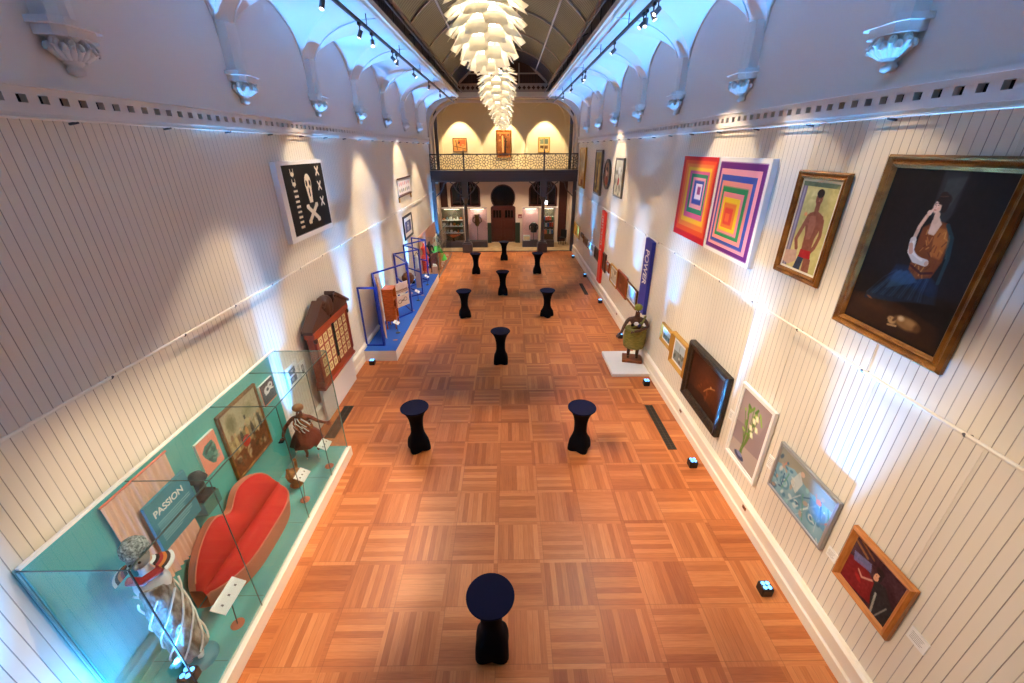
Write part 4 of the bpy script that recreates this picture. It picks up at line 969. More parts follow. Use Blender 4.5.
# wall labels and brass sockets
def wall_label(label, side, y, z, w_, h_):
    X, rz = WALLS[side]; t = thing('wall_label', label, 'label', (X+(-.004 if side == 'R' else .004), y, z), rz, 'white text labels on the right wall')
    MB().box(-w_/2, w_/2, -.012, 0, 0, h_, M_CARD).build('card', t)
    b = MB()
    for k in range(5): b.box(-w_*.38, w_*(.3-.06*(k % 3)), -.0135, -.012, h_*(.75-.13*k), h_*(.77-.13*k), mat('print_grey', (120, 116, 112), .7))
    b.build('printed_lines', t)
wall_label('double white label on the right wall by the oak-framed portrait', 'R', 2.50, 1.44, .20, .17)
wall_label('white label between the oak-framed portrait and the silver-framed painting', 'R', 3.66, 1.24, .16, .15)
wall_label('white label between the silver-framed and the lily painting', 'R', 5.17, 1.42, .13, .24)
wall_label('white label between the lily painting and the dark-framed one', 'R', 6.47, 1.45, .13, .20)
for y_, l in ((5.34, 'nearest'), (8.34, 'second nearest'), (14.87, 'farthest')):
    t = thing('brass_socket', 'small brass socket plate in the right skirting, %s one' % l, 'socket', (XR-.062, y_, .31), -PI/2, 'brass sockets in the right skirting')
    MB().box(-.05, .05, -.012, 0, 0, .07, mat('brass', (150, 90, 40), .35, metal=.6)).build('plate', t); MB().box(-.02, .02, -.016, -.012, .02, .05, M_DBROWN).build('socket_hole', t)
# floor grilles
for x_, y0_, y1_, w_, l in ((3.68, 7.32, 9.10, .20, 'long dark floor grille by the right wall near the dark-framed painting'), (3.62, 18.2, 19.95, .18, 'dark floor grille far along the right wall'), (-4.29, 7.85, 9.19, .25, 'dark floor grille on the left, partly behind the end of the glass case')):
    t = thing('floor_grille', l, 'grille', (x_, (y0_+y1_)/2, 0), 0, 'iron grilles let into the parquet'); L = (y1_-y0_)/2
    MB().box(-w_/2, w_/2, -L, L, .001, .004, mat('grille_bed', (30, 24, 18), .7)).build('frame', t)
    b = MB(); n = int(2*L/.06)
    for k in range(n): b.box(-w_/2+.01, w_/2-.01, -L+k*2*L/n, -L+k*2*L/n+.02, .004, .009, mat('grille_iron', (70, 58, 42), .5, metal=.3))
    for xx in (-w_/2, -.004, w_/2-.012): b.box(xx, xx+.012, -L, L, .004, .011, MATS['grille_iron'])
    b.build('slats', t)
# figure on a white plinth
t = thing('display_plinth', 'low white square plinth against the right wall under the carved figure', 'plinth', (3.62, 11.36, 0))
MB().box(-.56, .55, -.76, .76, 0, .10, M_WHITE, bev=.008).build('plinth_block', t)
t = thing('carved_figure', 'carved wooden figure in green shorts standing on the white plinth', 'statue', (3.88, 11.50, .102))
t.rotation_euler.z = -.25; WD = mat('statue_wood', (92, 54, 34), .5, bump=(60, .3), var=(12, (60, 34, 22)))
MB().box(-.30, .30, -.24, .24, 0, .09, mat('statue_base', (150, 84, 44), .5, var=(6, (110, 58, 30), (1, 8, 1)))).build('wood_base', t)
skin('body', [(0, 0, .86, .13), (-.12, 0, .74, .085), (-.13, -.01, .42, .06), (-.13, 0, .14, .05), (-.13, -.11, .12, .045), (.12, 0, .74, .085), (.13, .02, .42, .06), (.13, .02, .14, .05), (.13, -.09, .12, .045),
    (0, 0, 1.10, .14), (0, -.01, 1.34, .16), (0, -.01, 1.47, .07), (0, -.03, 1.56, .075), (-.24, -.02, 1.38, .07), (-.36, -.12, 1.18, .05), (-.42, -.30, 1.04, .04), (-.50, -.40, 1.00, .035), (.24, -.02, 1.38, .07), (.34, -.08, 1.20, .055), (.10, -.30, 1.14, .045), (-.06, -.36, 1.12, .04), (0, -.05, 1.70, .085)],
    [(0, 1), (1, 2), (2, 3), (3, 4), (0, 5), (5, 6), (6, 7), (7, 8), (0, 9), (9, 10), (10, 11), (11, 12), (10, 13), (13, 14), (14, 15), (15, 16), (10, 17), (17, 18), (18, 19), (19, 20), (12, 21)], t, WD)
m = MB(); m.ball((0, -.155, 1.66), (.022, .03, .03), WD).ball((-.035, -.135, 1.69), .012, M_CARD).ball((.035, -.135, 1.69), .012, M_CARD).ball((0, -.14, 1.615), (.035, .015, .011), mat('lip', (120, 50, 40), .5)); m.build('face', t)
G = mat('green_cloth', (112, 112, 44), .7, var=(9, (146, 132, 60), (1, 1, 3)), bump=(30, .3))
MB().lathe([(.27, .46), (.31, .47), (.335, .62), (.34, .80), (.325, .98), (.30, 1.06), (.25, 1.07)], (0, 0, 0), G, 24, rf=lambda a, r, z: r*(1+.025*math.sin(9*a))*(1-.16*abs(math.sin(a)))).lathe([(.29, 1.02), (.335, 1.05), (.335, 1.10), (.28, 1.11)], (0, 0, 0), G, 20, rf=lambda a, r, z: r*(1-.16*abs(math.sin(a)))).build('shorts', t)
MB().lathe([(.105, 1.72), (.115, 1.75), (.11, 1.83), (.07, 1.87), (.02, 1.885)], (0, -.04, 0), mat('cap_green', (140, 140, 50), .6), 16).build('cap', t)
MB().tube([(.24, .06, 1.47), (.16, -.15, 1.36), (.0, -.19, 1.24), (-.14, -.17, 1.16)], .032, G, 8).tube([(.22, .05, 1.46), (.22, .14, 1.3), (.16, .16, 1.12)], .03, G, 8).build('sash', t)
MB().ball((-.02, -.22, 1.32), (.07, .03, .06), M_CARD).ball((.06, -.20, 1.26), (.05, .03, .05), mat('bead_blue', (50, 60, 130), .4)).ball((-.12, -.19, 1.26), (.05, .03, .05), M_BLACK).build('necklace', t)
def fingers(par, base, d, m, s=1):
    base = Vector(base); d = Vector(d).normalized(); sd = d.cross(Vector((0, 0, 1))).normalized()
    for k in range(4):
        o = base+sd*((k-1.5)*.019*s); L = (.05, .062, .058, .045)[k]*s
        MB().tube([o, o+d*L*.5, o+d*L*.8-Vector((0, 0, L*.35)), o+d*L*.85-Vector((0, 0, L*.75))], [.009*s, .009*s, .008*s, .006*s], m, 6).build('finger', par)
    o = base-sd*.03*s-d*.02; MB().tube([o, o-sd*.03*s+d*.02, o-sd*.03*s+d*.045*s], [.01*s, .009*s, .007*s], m, 6).build('thumb', par)
fingers(t, (-.51, -.43, 1.0), (-.4, -.6, -.2), WD, 1.2); fingers(t, (-.09, -.38, 1.12), (-1, -.2, -.1), WD, 1.2)

# ================================================================ LEFT WALL
# white-edged panel with the black flag: skull, crossbones, bars and small crosses
A = Art(150, 108, (236, 232, 226)); A.rect(.085, .045, .985, .93, (14, 13, 14)); WH = (240, 226, 200)
FX = lambda u: .085+u*.90
FY = lambda v: .045+v*.885
for k in range(8): A.rect(FX(.16), FY(.35+k*.076), FX(.255), FY(.385+k*.076), WH)
for v in (.07, .21):
    A.ell(FX(.205), FY(v+.06), .04, .03, WH).rect(FX(.165), FY(v-.015), FX(.178), FY(v+.05), WH).rect(FX(.23), FY(v-.015), FX(.243), FY(v+.05), WH).rect(FX(.197), FY(v+.05), FX(.214), FY(v+.105), WH)
A.ell(FX(.54), FY(.28), .075, .125, WH, 0, .05).poly([(FX(.465), FY(.32)), (FX(.615), FY(.32)), (FX(.585), FY(.58)), (FX(.50), FY(.58))], WH).ell(FX(.50), FY(.285), .02, .045, (14, 13, 14)).ell(FX(.585), FY(.285), .02, .045, (14, 13, 14)).ell(FX(.542), FY(.42), .017, .07, (14, 13, 14))
A.line([(FX(.43), FY(.64)), (FX(.65), FY(.84))], .07, WH).line([(FX(.65), FY(.64)), (FX(.43), FY(.84))], .07, WH)
for u, v in ((.43, .63), (.66, .63), (.42, .86), (.66, .86)): A.ell(FX(u-.015), FY(v), .026, .035, WH).ell(FX(u+.015), FY(v), .026, .035, WH)
for v in (.12, .35, .60): A.line([(FX(.80), FY(v-.06)), (FX(.88), FY(v+.06))], .032, WH).line([(FX(.88), FY(v-.06)), (FX(.80), FY(v+.06))], .032, WH)
picture('skull_flag_panel', 'black flag with white skull, crossbones and bars on a white boxed panel', 'painting', 'L', 8.88, 11.08, 4.36, 5.98, A, None, None, .002, off=.09)
A = Art(60, 40, (226, 220, 226)).noise(4, 8); A.rect(0, .9, 1, 1, (120, 100, 110))
for k, x_ in enumerate(np.linspace(.1, .85, 6)): A.ell(x_, .3, .05, .13, (214, 120, 130) if k % 2 else (190, 140, 170)).ell(x_, .68, .045, .12, (90, 110, 130) if k % 3 else (150, 160, 120)).line([(x_, .15), (x_+.05, .45)], .04, (240, 236, 240))
t = picture('hanging_scroll', 'pale two-row printed hanging on wooden rods, far along the left wall', 'hanging', 'L', 18.60, 20.90, 4.32, 5.04, A, None, None, .002, off=.03)
b = MB(); b.tube([(-1.22, -.05, .72), (1.22, -.05, .72)], .03, M_DBROWN, 8); b.build('rod', t); b = MB(); b.tube([(-1.22, -.05, .0), (1.22, -.05, .0)], .03, M_DBROWN, 8); b.build('rod', t)
for u in (-1.15, 1.15): MB().box(u-.06, u+.06, -.05, 0, -.22, -.02, M_GOLD2).build('rod_end', t)
A = Art(40, 36, (70, 80, 130)).noise(10, 6).ell(.5, .4, .16, .3, (206, 214, 226)).ell(.5, .7, .2, .2, (150, 160, 190)).ell(.5, .3, .08, .12, (60, 60, 90))
picture('black_framed_picture', 'black-framed blue portrait print with a white mount above the folding screens', 'painting', 'L', 18.85, 20.55, 2.42, 3.45, A, [(0, 0), (0, .05), (.09, .05), (.10, .03)], mat('ebony2', (20, 18, 22), .4), .098, mount=(.17, M_WHITE), wires=3.8)
for ya, yb, z0_, z1_, two, l in ((7.52, 8.02, 1.53, 2.02, True, 'white-framed pair of small grey prints left of the red-brown cabinet'), (8.06, 8.34, 1.50, 1.88, False, 'small white-framed grey print tucked beside the red-brown cabinet')):
    A = Art(24, 28, (236, 234, 230))
    if two: A.rect(.2, .12, .8, .44, (70, 72, 76)).rect(.2, .56, .8, .88, (80, 80, 84)).ell(.5, .3, .12, .1, (150, 150, 150)).ell(.45, .7, .12, .1, (160, 160, 160))
    else: A.rect(.3, .2, .75, .8, (96, 98, 102)).ell(.5, .45, .1, .16, (170, 170, 170))
    picture('framed_print', l, 'picture', 'L', ya, yb, z0_, z1_, A, [(0, 0), (0, .03), (.02, .03), (.022, .02)], M_WHITE, .021, group='white-framed prints beside the cabinet')
# --- glass case with teal platform
GX0, GX1, GY0, GY1, GZ0, GZ1 = XL+.09, -3.60, 2.60, 7.22, .25, 2.62
t = thing('display_case', 'long glass display case with teal floor and back along the left wall', 'display case', (0, 0, 0))
b = MB(); b.box(XL+.09, -3.54, GY0-.06, 7.28, 0, .235, M_TRIM, bev=.006); b.build('plinth', t)
b = MB(); b.box(XL+.095, -3.64, GY0, 7.26, .236, .25, M_TEAL)
for y_ in (3.05, 3.9, 5.2, 6.3): b.box(XL+.1, -3.66, y_-.003, y_+.003, .2495, .2515, mat('teal_seam', (44, 108, 100), .6))
b.build('platform_cover', t)
MB().box(GX0, GX0+.035, GY0, 6.98, .25, GZ1+.02, M_TEAL).build('back_panel', t)
for y0_, y1_ in ((GY0, 3.75), (3.76, 5.30), (5.31, 6.35), (6.36, GY1)):
    MB().box(GX1-.010, GX1, y0_, y1_, .25, GZ1, M_GLASS).build('front_pane', t)
    MB().box(GX0, GX1, y0_, y1_, GZ1, GZ1+.010, M_GLASS).build('roof_pane', t)
for y_ in (GY0, GY1): MB().box(GX0, GX1-.012, y_-.005, y_+.005, .25, GZ1, M_GLASS).build('end_pane', t)
for y_ in (3.755, 5.305, 6.355):
    MB().box(GX1-.012, GX1+.001, y_-.0025, y_+.0025, .25, GZ1, M_EDGE2).build('front_joint', t)
    MB().box(GX0, GX1, y_-.0025, y_+.0025, GZ1-.001, GZ1+.0115, M_EDGE2).build('roof_joint', t)
b = MB(); b.box(GX1-.010, GX1+.002, GY0, GY1, GZ1, GZ1+.011, M_EDGE2); b.box(GX0-.002, GX0+.036, GY0, GY1, GZ1+.013, GZ1+.045, M_CARD)
b.box(GX0, GX1, GY0-.006, GY0+.002, GZ1, GZ1+.012, M_EDGE2); b.box(GX0, GX1, GY1-.005, GY1+.006, GZ1, GZ1+.013, M_EDGE); b.box(GX1-.012, GX1+.004, GY1-.006, GY1+.006, .25, GZ1, M_EDGE)
b.box(GX1-.010, GX1+.003, GY0-.007, GY0+.005, .25, GZ1, M_EDGED); b.box(GX0-.005, GX0+.02, GY0-.012, GY0, .25, GZ1, M_EDGE); b.build('glass_edge', t)
BX = GX0+.036
def back_pic(name, label, cat, ya, yb, z0, z1, art, prof, fm, inset, **k):
    t = picture(name, label, cat, 'L', ya, yb, z0, z1, art, prof, fm, inset, **k); t.location.x = BX+.006+k.get('off', .0); return t
# curtain picture panel (pink drapery) with the sign
t = thing('curtain_panel', 'pink gathered curtain hung against the teal back panel behind the sign', 'curtain', (BX+.05, 3.82, 1.02), PI/2)
vs = []; n = 90; rows = 10
for j in range(rows):
    v = j/(rows-1)
    for i in range(n):
        u = i/(n-1); vs.append(((u-.5)*.96, -.02-.022*math.sin(u*75+1.4*math.sin(v*3+u*9))*(1-.3*v)-.01*math.sin(u*31), 1.6*v))
MB().add(vs, [(j*n+i, j*n+i+1, (j+1)*n+i+1, (j+1)*n+i) for j in range(rows-1) for i in range(n-1)], mat('pink_curtain', (240, 190, 166), .8), True).build('drape', t, fix=False)
MB().tube([(-.48, -.02, 1.6), (.48, -.02, 1.6)], .015, M_PINKF, 8).build('curtain_rail', t)
t = thing('passion_sign', 'teal-blue sign board headed PASSION in white letters inside the glass case', 'sign', (BX+.18, 3.96, 1.56), PI/2)
MB().box(-.34, .34, -.02, .02, 0, .74, M_TEALD).build('board', t)
text('lettering', 'PASSION', .135, t, M_CARD, (-.27, -.021, .50), sx=.92)
b = MB(); r_ = random.Random(2)
for k in range(9): b.box(-.27, -.27+r_.uniform(.40, .56)*(.6 if k == 8 else 1), -.0225, -.02, .40-k*.035, .411-k*.035, mat('sign_print', (150, 200, 206), .6))
b.build('small_print', t)
A = Art(40, 60, (240, 150, 128)); A.poly([(.35, .22), (.75, .2), (.85, .42), (.8, .7), (.6, .86), (.45, .8), (.2, .5), (.15, .35)], (70, 130, 124)).blobs(14, [(40, 80, 80), (130, 170, 160)], .12, (.3, .3, .8, .75), .7).line([(.3, .4), (.7, .3)], .06, (40, 70, 70))
back_pic('coral_print', 'coral print panel with a teal sculpted head, above the dark bust', 'picture', 4.76, 5.17, 1.73, 2.32, A, None, None, .002)
A = Art(80, 96, (150, 132, 90)).noise(10, 6); A.poly([(0, 0), (1, 0), (1, .35), (.6, .45), (0, .4)], (176, 164, 130)).poly([(0, .7), (1, .62), (1, 1), (0, 1)], (106, 60, 30)).blobs(40, [(90, 80, 50), (60, 50, 36), (190, 170, 120), (130, 84, 50), (200, 186, 150)], .08, (.05, .3, .95, .9), .7)
for x_, c in ((.2, (200, 180, 130)), (.35, (60, 54, 44)), (.5, (214, 150, 90)), (.66, (70, 60, 50)), (.8, (206, 196, 160)), (.9, (50, 44, 36))): A.ell(x_, .55, .05, .15, c, 0, .3, .9).ell(x_+.01, .38, .025, .03, (206, 160, 120), 0, .5)
A.ell(.42, .62, .11, .10, (180, 50, 36)).ell(.55, .28, .03, .04, (50, 40, 34)).ell(.68, .22, .2, .14, (130, 130, 90), 0, .6, .7).ell(.2, .2, .16, .18, (96, 96, 60), 0, .6, .7).noise(6, 40)
back_pic('framed_painting', 'large gilt-framed crowd scene painting inside the glass case', 'painting', 5.28, 6.34, 1.14, 2.43, A, scl(P_THIN, 1.2), M_GOLD, .055)
A = Art(40, 50, (60, 76, 84)); A.rect(.0, 0, .04, 1, (240, 130, 90)).rect(0, .96, 1, 1, (240, 130, 90)).rect(.04, 0, 1, .45, (150, 60, 60), .3).ell(.45, .4, .24, .2, (230, 232, 226)).ell(.72, .3, .2, .17, (226, 228, 224)).ell(.5, .38, .1, .08, (60, 76, 84)).line([(.3, .55), (.7, .45), (.9, .5)], .07, (236, 236, 230)).ell(.75, .3, .07, .05, (60, 70, 80))
back_pic('dark_print', 'dark print with white curling shapes at the far end of the case', 'picture', 6.43, 6.87, 1.84, 2.28, A, None, None, .002)
# red lip-shaped sofa
t = thing('red_sofa', 'red upholstered sofa shaped like a pair of lips in the glass case', 'sofa', (-4.50, 4.76, .252), PI/2)
# local x along the wall (-1.04..1.04), -y into the room
def upper(u):   # top of the back rest
    a = abs(u); return .38+.66*(1-a**3.0)**.75*(1-.34*math.exp(-((u+.06)/.18)**2)) if a < 1 else .38
def lower(u):   # how far the seat comes forward
    return .50*(1-abs(u)**3.2)**.6 if abs(u) < 1 else 0
NU, NV = 64, 18; vs = []
L2 = 1.04
def sofa_pt(u, v, thick=0):
    # v 0..1: back top -> seam ; 1..2: seam -> seat front lip
    seam_y = -.20-.04*(1-u*u); seam_z = .37+.05*(1-u*u)
    if v <= 1:
        tz = upper(u); ty = -.10
        w_ = (1-abs(u)**3); y = ty+(seam_y-ty)*v; z = tz+(seam_z-tz)*v
        bul = math.sin(PI*v)**.8*.13*max(0, 1-abs(u)**4)
        y -= bul*.9; z += bul*.35
    else:
        q = v-1; fy = min(seam_y-.01, -.12-lower(u)); fz = .30+.06*(1-u*u)
        y = seam_y+(fy-seam_y)*q; z = seam_z+(fz-seam_z)*q**1.6
        bul = math.sin(PI*min(1, q*.98))**.7*.13*max(0, 1-abs(u)**4); z += bul
        if q < .12: z -= .03*(1-q/.12)
    if abs(v-1) < .06: z -= .035; y += .0
    return (u*L2, y, z)
for j in range(2*NV+1):
    for i in range(NU+1): u = -1+2*i/NU; vs.append(sofa_pt(u, j/NV))
n = NU+1; m = MB(); m.add(vs, [(j*n+i, j*n+i+1, (j+1)*n+i+1, (j+1)*n+i) for j in range(2*NV) for i in range(NU)], M_RED, True); m.build('lip_cushion', t, fix=False)
top = vs[:n]; front = vs[-n:]
m = MB()
def strip(a, b_): m.add(list(a)+list(b_), [(i, i+1, n+i+1, n+i) for i in range(n-1)], M_PINKF, True)
back = [(x, min(y+.10, -.0), z-.005) for x, y, z in top]; strip(top, back); strip(back, [(x, y, .0) for x, y, z in back])
ff = [(x*.985, y+.03, .02) for x, y, z in front]; lip = [(x, y-.012, z-.03) for x, y, z in front]; strip(front, lip); strip(lip, ff); strip(ff, [(x, -.02, .0) for x, y, z in back])
m.build('felt_base', t, fix=False)
b = MB()
for v0 in ([j for j in range(n)],): b.tube([(x, y, z+.004) for x, y, z in top[1:-1]], .016, M_PINKF, 6); b.tube([(x, y-.004, z) for x, y, z in front[1:-1]], .014, M_PINKF, 6)
b.build('piping', t)
# label stands
def label_stand(name, label, x, y, z, zt, w_, d_, rz, lean, group, base=True, off=(0, 0)):
    t = thing(name, label, 'label stand', (x, y, z), rz, group)
    MB().lathe([(.085, 0), (.085, .008), (.02, .012)], (0, 0, 0), M_PINKF if group.startswith('label stands in') else M_GREYM, 18).build('base_disc', t)
    MB().tube([(0, 0, .01), (off[0], off[1], zt)], .007, M_GREYM, 6).build('pole', t)
    m = MB(); m.bar((off[0]-w_/2, off[1], zt), (off[0]+w_/2, off[1], zt), d_, .012, M_CARD, (0, -math.sin(lean), math.cos(lean))); m.build('card', t)
    b = MB()
    for k in range(3):
        c = Vector((off[0]-w_*.3+k*w_*.3, off[1], zt))+Vector((0, -math.sin(lean), math.cos(lean)))*.008
        b.bar(c-Vector((.012, 0, 0)), c+Vector((.012, 0, 0)), .03, .003, MATS['print_grey'], (0, -math.sin(lean), math.cos(lean)))
    b.build('print_mark', t); return t
label_stand('label_stand', 'white angled label on a thin stand in front of the lip sofa', -3.80, 3.50, .252, .62, .46, .20, PI/2, .5, 'label stands in the glass case', off=(0, -.06))
label_stand('label_stand', 'white label stand in front of the carved stool, right end of the sofa', -3.86, 5.72, .252, .50, .28, .20, PI/2, .5, 'label stands in the glass case', off=(.12, -.0))
label_stand('label_stand', 'white label stand nearest the far end of the glass case', -3.76, 6.62, .252, .55, .28, .20, PI/2, .5, 'label stands in the glass case', off=(.02, 0))
# mannequin with striped collar and patchwork hat
t = thing('dressed_mannequin', 'white torso mannequin in silver ribbon dress, striped collar and speckled hat', 'mannequin', (-4.08, 3.08, .252), .5); t.scale = (1.0, 1.0, 1.07)
MB().lathe([(.20, 0), (.20, .012), (.02, .02)], (.05, -.02, 0), M_TEALD, 24).build('stand_disc', t)
skin('body', [(0, 0, 1.0, .12), (-.05, 0, .8, .08), (-.05, 0, .40, .055), (-.05, 0, .10, .04), (-.05, -.07, .05, .035), (.07, 0, .8, .08), (.07, 0, .40, .055), (.07, 0, .10, .04), (.07, -.07, .05, .035), (0, 0, 1.18, .105), (0, 0, 1.40, .13), (0, 0, 1.56, .07), (0, -.01, 1.64, .05), (-.17, 0, 1.46, .07), (.17, 0, 1.46, .07), (0, -.01, 1.76, .08)],
    [(0, 1), (1, 2), (2, 3), (3, 4), (0, 5), (5, 6), (6, 7), (7, 8), (0, 9), (9, 10), (10, 11), (11, 12), (10, 13), (10, 14), (12, 15)], t, mat('mannequin_white', (226, 224, 226), .5))
DR = mat('ribbon_dress', (200, 196, 188), .5, metal=.1, var=(14, (96, 88, 78), (1, 1, .35)), bump=(26, .7))
MB().lathe([(.16, .18), (.19, .22), (.185, .5), (.20, .8), (.19, 1.0), (.155, 1.2), (.165, 1.34), (.14, 1.40)], (0, 0, 0), DR, 28, rf=lambda a, r, z: r*(1+.05*math.sin(7*a+z*9))*(1-.15*abs(math.sin(a)))).build('ribbon_dress', t)
b = MB(); 
for q in range(7):
    a0 = q*.9; b.tube([((.20+.01*math.sin(k))*math.cos(a0+k*.22), (.185)*math.sin(a0+k*.22), .25+k*.075) for k in range(15)], .012, M_CARD, 5)
b.build('ribbons', t)
cols = [M_CARD, mat('stripe_black', (20, 18, 22), .7), mat('stripe_red', (170, 30, 30), .7), mat('stripe_orange', (220, 120, 40), .7), MATS['stripe_black'], M_CARD]
b = MB()
for sg in (-1, 1):
    for k, mm in enumerate(cols):
        r0, r1 = .09+k*.026, .09+(k+1)*.026
        n_ = 7; v_ = []
        for rr in (r0, r1):
            for i in range(n_): a = (0 if sg > 0 else PI)+(-.6+1.2*i/(n_-1)); v_.append((rr*math.cos(a)*1.1, rr*math.sin(a), 1.72-(rr-.1)*.55))
        v2 = v_+[(x, y, z-.02) for x, y, z in v_]; m_ = 2*n_
        b.add(v2, [(i, i+1, n_+i+1, n_+i) for i in range(n_-1)]+[(m_+i, m_+n_+i, m_+n_+i+1, m_+i+1) for i in range(n_-1)]+[(n_+i, n_+i+1, m_+n_+i+1, m_+n_+i) for i in range(n_-1)], mm)
b.build('striped_collar', t)
MB().tube([(-.13, -.10, 1.62), (0, -.15, 1.60), (.14, -.09, 1.62), (.16, .05, 1.64)], .045, MATS['stripe_red'], 8).build('scarf', t)
m = MB(); m.ball((0, -.01, 1.80), (.10, .11, .12), mat('mask_grey', (150, 150, 150), .6)).ball((0, -.13, 1.78), (.02, .03, .03), MATS['mask_grey']).ball((-.04, -.115, 1.82), .014, M_BLACK).ball((.04, -.115, 1.82), .014, M_BLACK); m.build('head', t)
MB().lathe([(.12, 1.86), (.13, 1.90), (.12, 1.97), (.08, 2.02), (.02, 2.035)], (0, .01, 0), mat('speckled_hat', (206, 206, 196), .8, var=(40, (70, 74, 70)), bump=(60, .8)), 20).build('speckled_hat', t)
# dark bust on a teal pedestal
t = thing('wall_shelf', 'teal block shelf on the back panel under the dark bust', 'shelf', (-4.50, 4.50, 1.39)); t.name = 'wall_shelf'
MB().box(-.107, .11, -.16, .16, 0, .22, mat('teal_dark', (60, 126, 116), .6), bev=.005).build('shelf_block', t)
t = thing('dark_bust', 'dark grey sculpted bust on the teal block shelf above the sofa', 'sculpture', (-4.49, 4.50, 1.612)); DG = mat('dark_bronze', (44, 44, 48), .45, bump=(30, .5))
MB().box(-.09, .09, -.14, .14, 0, .05, DG, bev=.01).build('base', t)
skin('bust', [(0, 0, .06, .09), (0, -.11, .12, .05), (0, .11, .12, .05), (0, 0, .17, .05), (0, 0, .30, .085)], [(0, 1), (0, 2), (0, 3), (3, 4)], t, DG)
MB().lathe([(.13, .33), (.11, .36), (.08, .42), (.02, .45)], (0, 0, 0), DG, 16).build('hat', t)
# carved stool (between sofa and figure)
t = thing('carved_stool', 'small brown carved wooden vessel with two upright horns at the far end of the sofa', 'sculpture', (-4.19, 6.10, .252)); WB = mat('carved_brown', (110, 72, 34), .5, bump=(50, .5), var=(14, (150, 104, 50)))
MB().lathe([(.10, 0), (.12, .03), (.08, .08), (.13, .18), (.15, .27), (.12, .34), (.06, .36)], (0, 0, 0), WB, 20).build('vessel', t)
for sg in (-1, 1): MB().tube([(0, sg*.10, .28), (0, sg*.14, .38), (0, sg*.15, .48), (0, sg*.13, .52)], [.035, .03, .028, .03], WB, 8).build('horn', t)
# wire-and-scrap dancing figure
t = thing('dancing_figure', 'rust-coloured wire and scrap dancing figure with outstretched arms in the glass case', 'statue', (-4.26, 6.92, .252), .15); t.scale = (.88, .88, .87)
RU = mat('rust_metal', (164, 84, 58), .45, metal=.3, bump=(60, .8), var=(16, (70, 40, 30))); 
skin('body', [(0, 0, .80, .11), (-.07, 0, .66, .06), (-.09, -.05, .40, .045), (-.07, 0, .12, .035), (-.07, -.08, .05, .03), (.07, 0, .66, .06), (.14, -.06, .44, .045), (.18, .06, .24, .035), (.20, .02, .16, .03), (0, 0, .98, .12), (0, -.01, 1.14, .14), (0, -.02, 1.26, .055), (0, -.05, 1.36, .10), (-.20, 0, 1.16, .05), (-.36, -.10, .98, .045), (-.40, -.22, .80, .035), (.20, 0, 1.16, .05), (.38, -.10, 1.10, .04), (.58, -.16, 1.06, .03)],
    [(0, 1), (1, 2), (2, 3), (3, 4), (0, 5), (5, 6), (6, 7), (7, 8), (0, 9), (9, 10), (10, 11), (11, 12), (10, 13), (13, 14), (14, 15), (10, 16), (16, 17), (17, 18)], t, RU)
MB().lathe([(.13, .92), (.20, .80), (.29, .66), (.37, .50), (.35, .48), (.22, .50)], (0, 0, 0), mat('rust_skirt', (120, 40, 26), .4, metal=.2, bump=(40, .9)), 22, rf=lambda a, r, z: r*(1+.07*math.sin(9*a)), cap=False).build('skirt', t)
b = MB(); r_ = random.Random(5)
for q in range(44):
    a = r_.uniform(0, 2*PI); z_ = r_.uniform(.95, 1.22); b.tube([(.13*math.cos(a), .12*math.sin(a), z_), (.20*math.cos(a+.5), .19*math.sin(a+.5), z_-.08), (.17*math.cos(a+1.1), .17*math.sin(a+1.1), z_-.24)], .012, [RU, M_CARD, mat('copper', (190, 110, 60), .3, metal=.8)][q % 3], 5)
b.build('wire_wrapping', t)
m = MB(); m.ball((0, -.03, 1.46), (.125, .12, .09), mat('copper_hair', (150, 100, 60), .5, metal=.4, bump=(60, .8))).ball((0, -.16, 1.36), (.02, .03, .03), RU).ball((-.035, -.145, 1.39), .012, M_CARD).ball((.035, -.145, 1.39), .012, M_CARD).ball((0, -.145, 1.32), (.03, .012, .01), M_BLACK); m.build('head_detail', t)
MB().box(-.46, -.36, -.36, -.20, .755, .785, M_BLACK).build('black_tray', t)
for sg, z0_ in ((-.07, .02), (.20, .12)): MB().tube([(sg, -.08, z0_), (sg, -.08, -.0+.002)], .01, M_CARD, 6).build('support_pin', t)
fingers(t, (.60, -.17, 1.06), (1, -.2, .1), RU, 1.3)
fingers(t, (-.41, -.25, .795), (-.2, -1, 0), RU, 1.2)
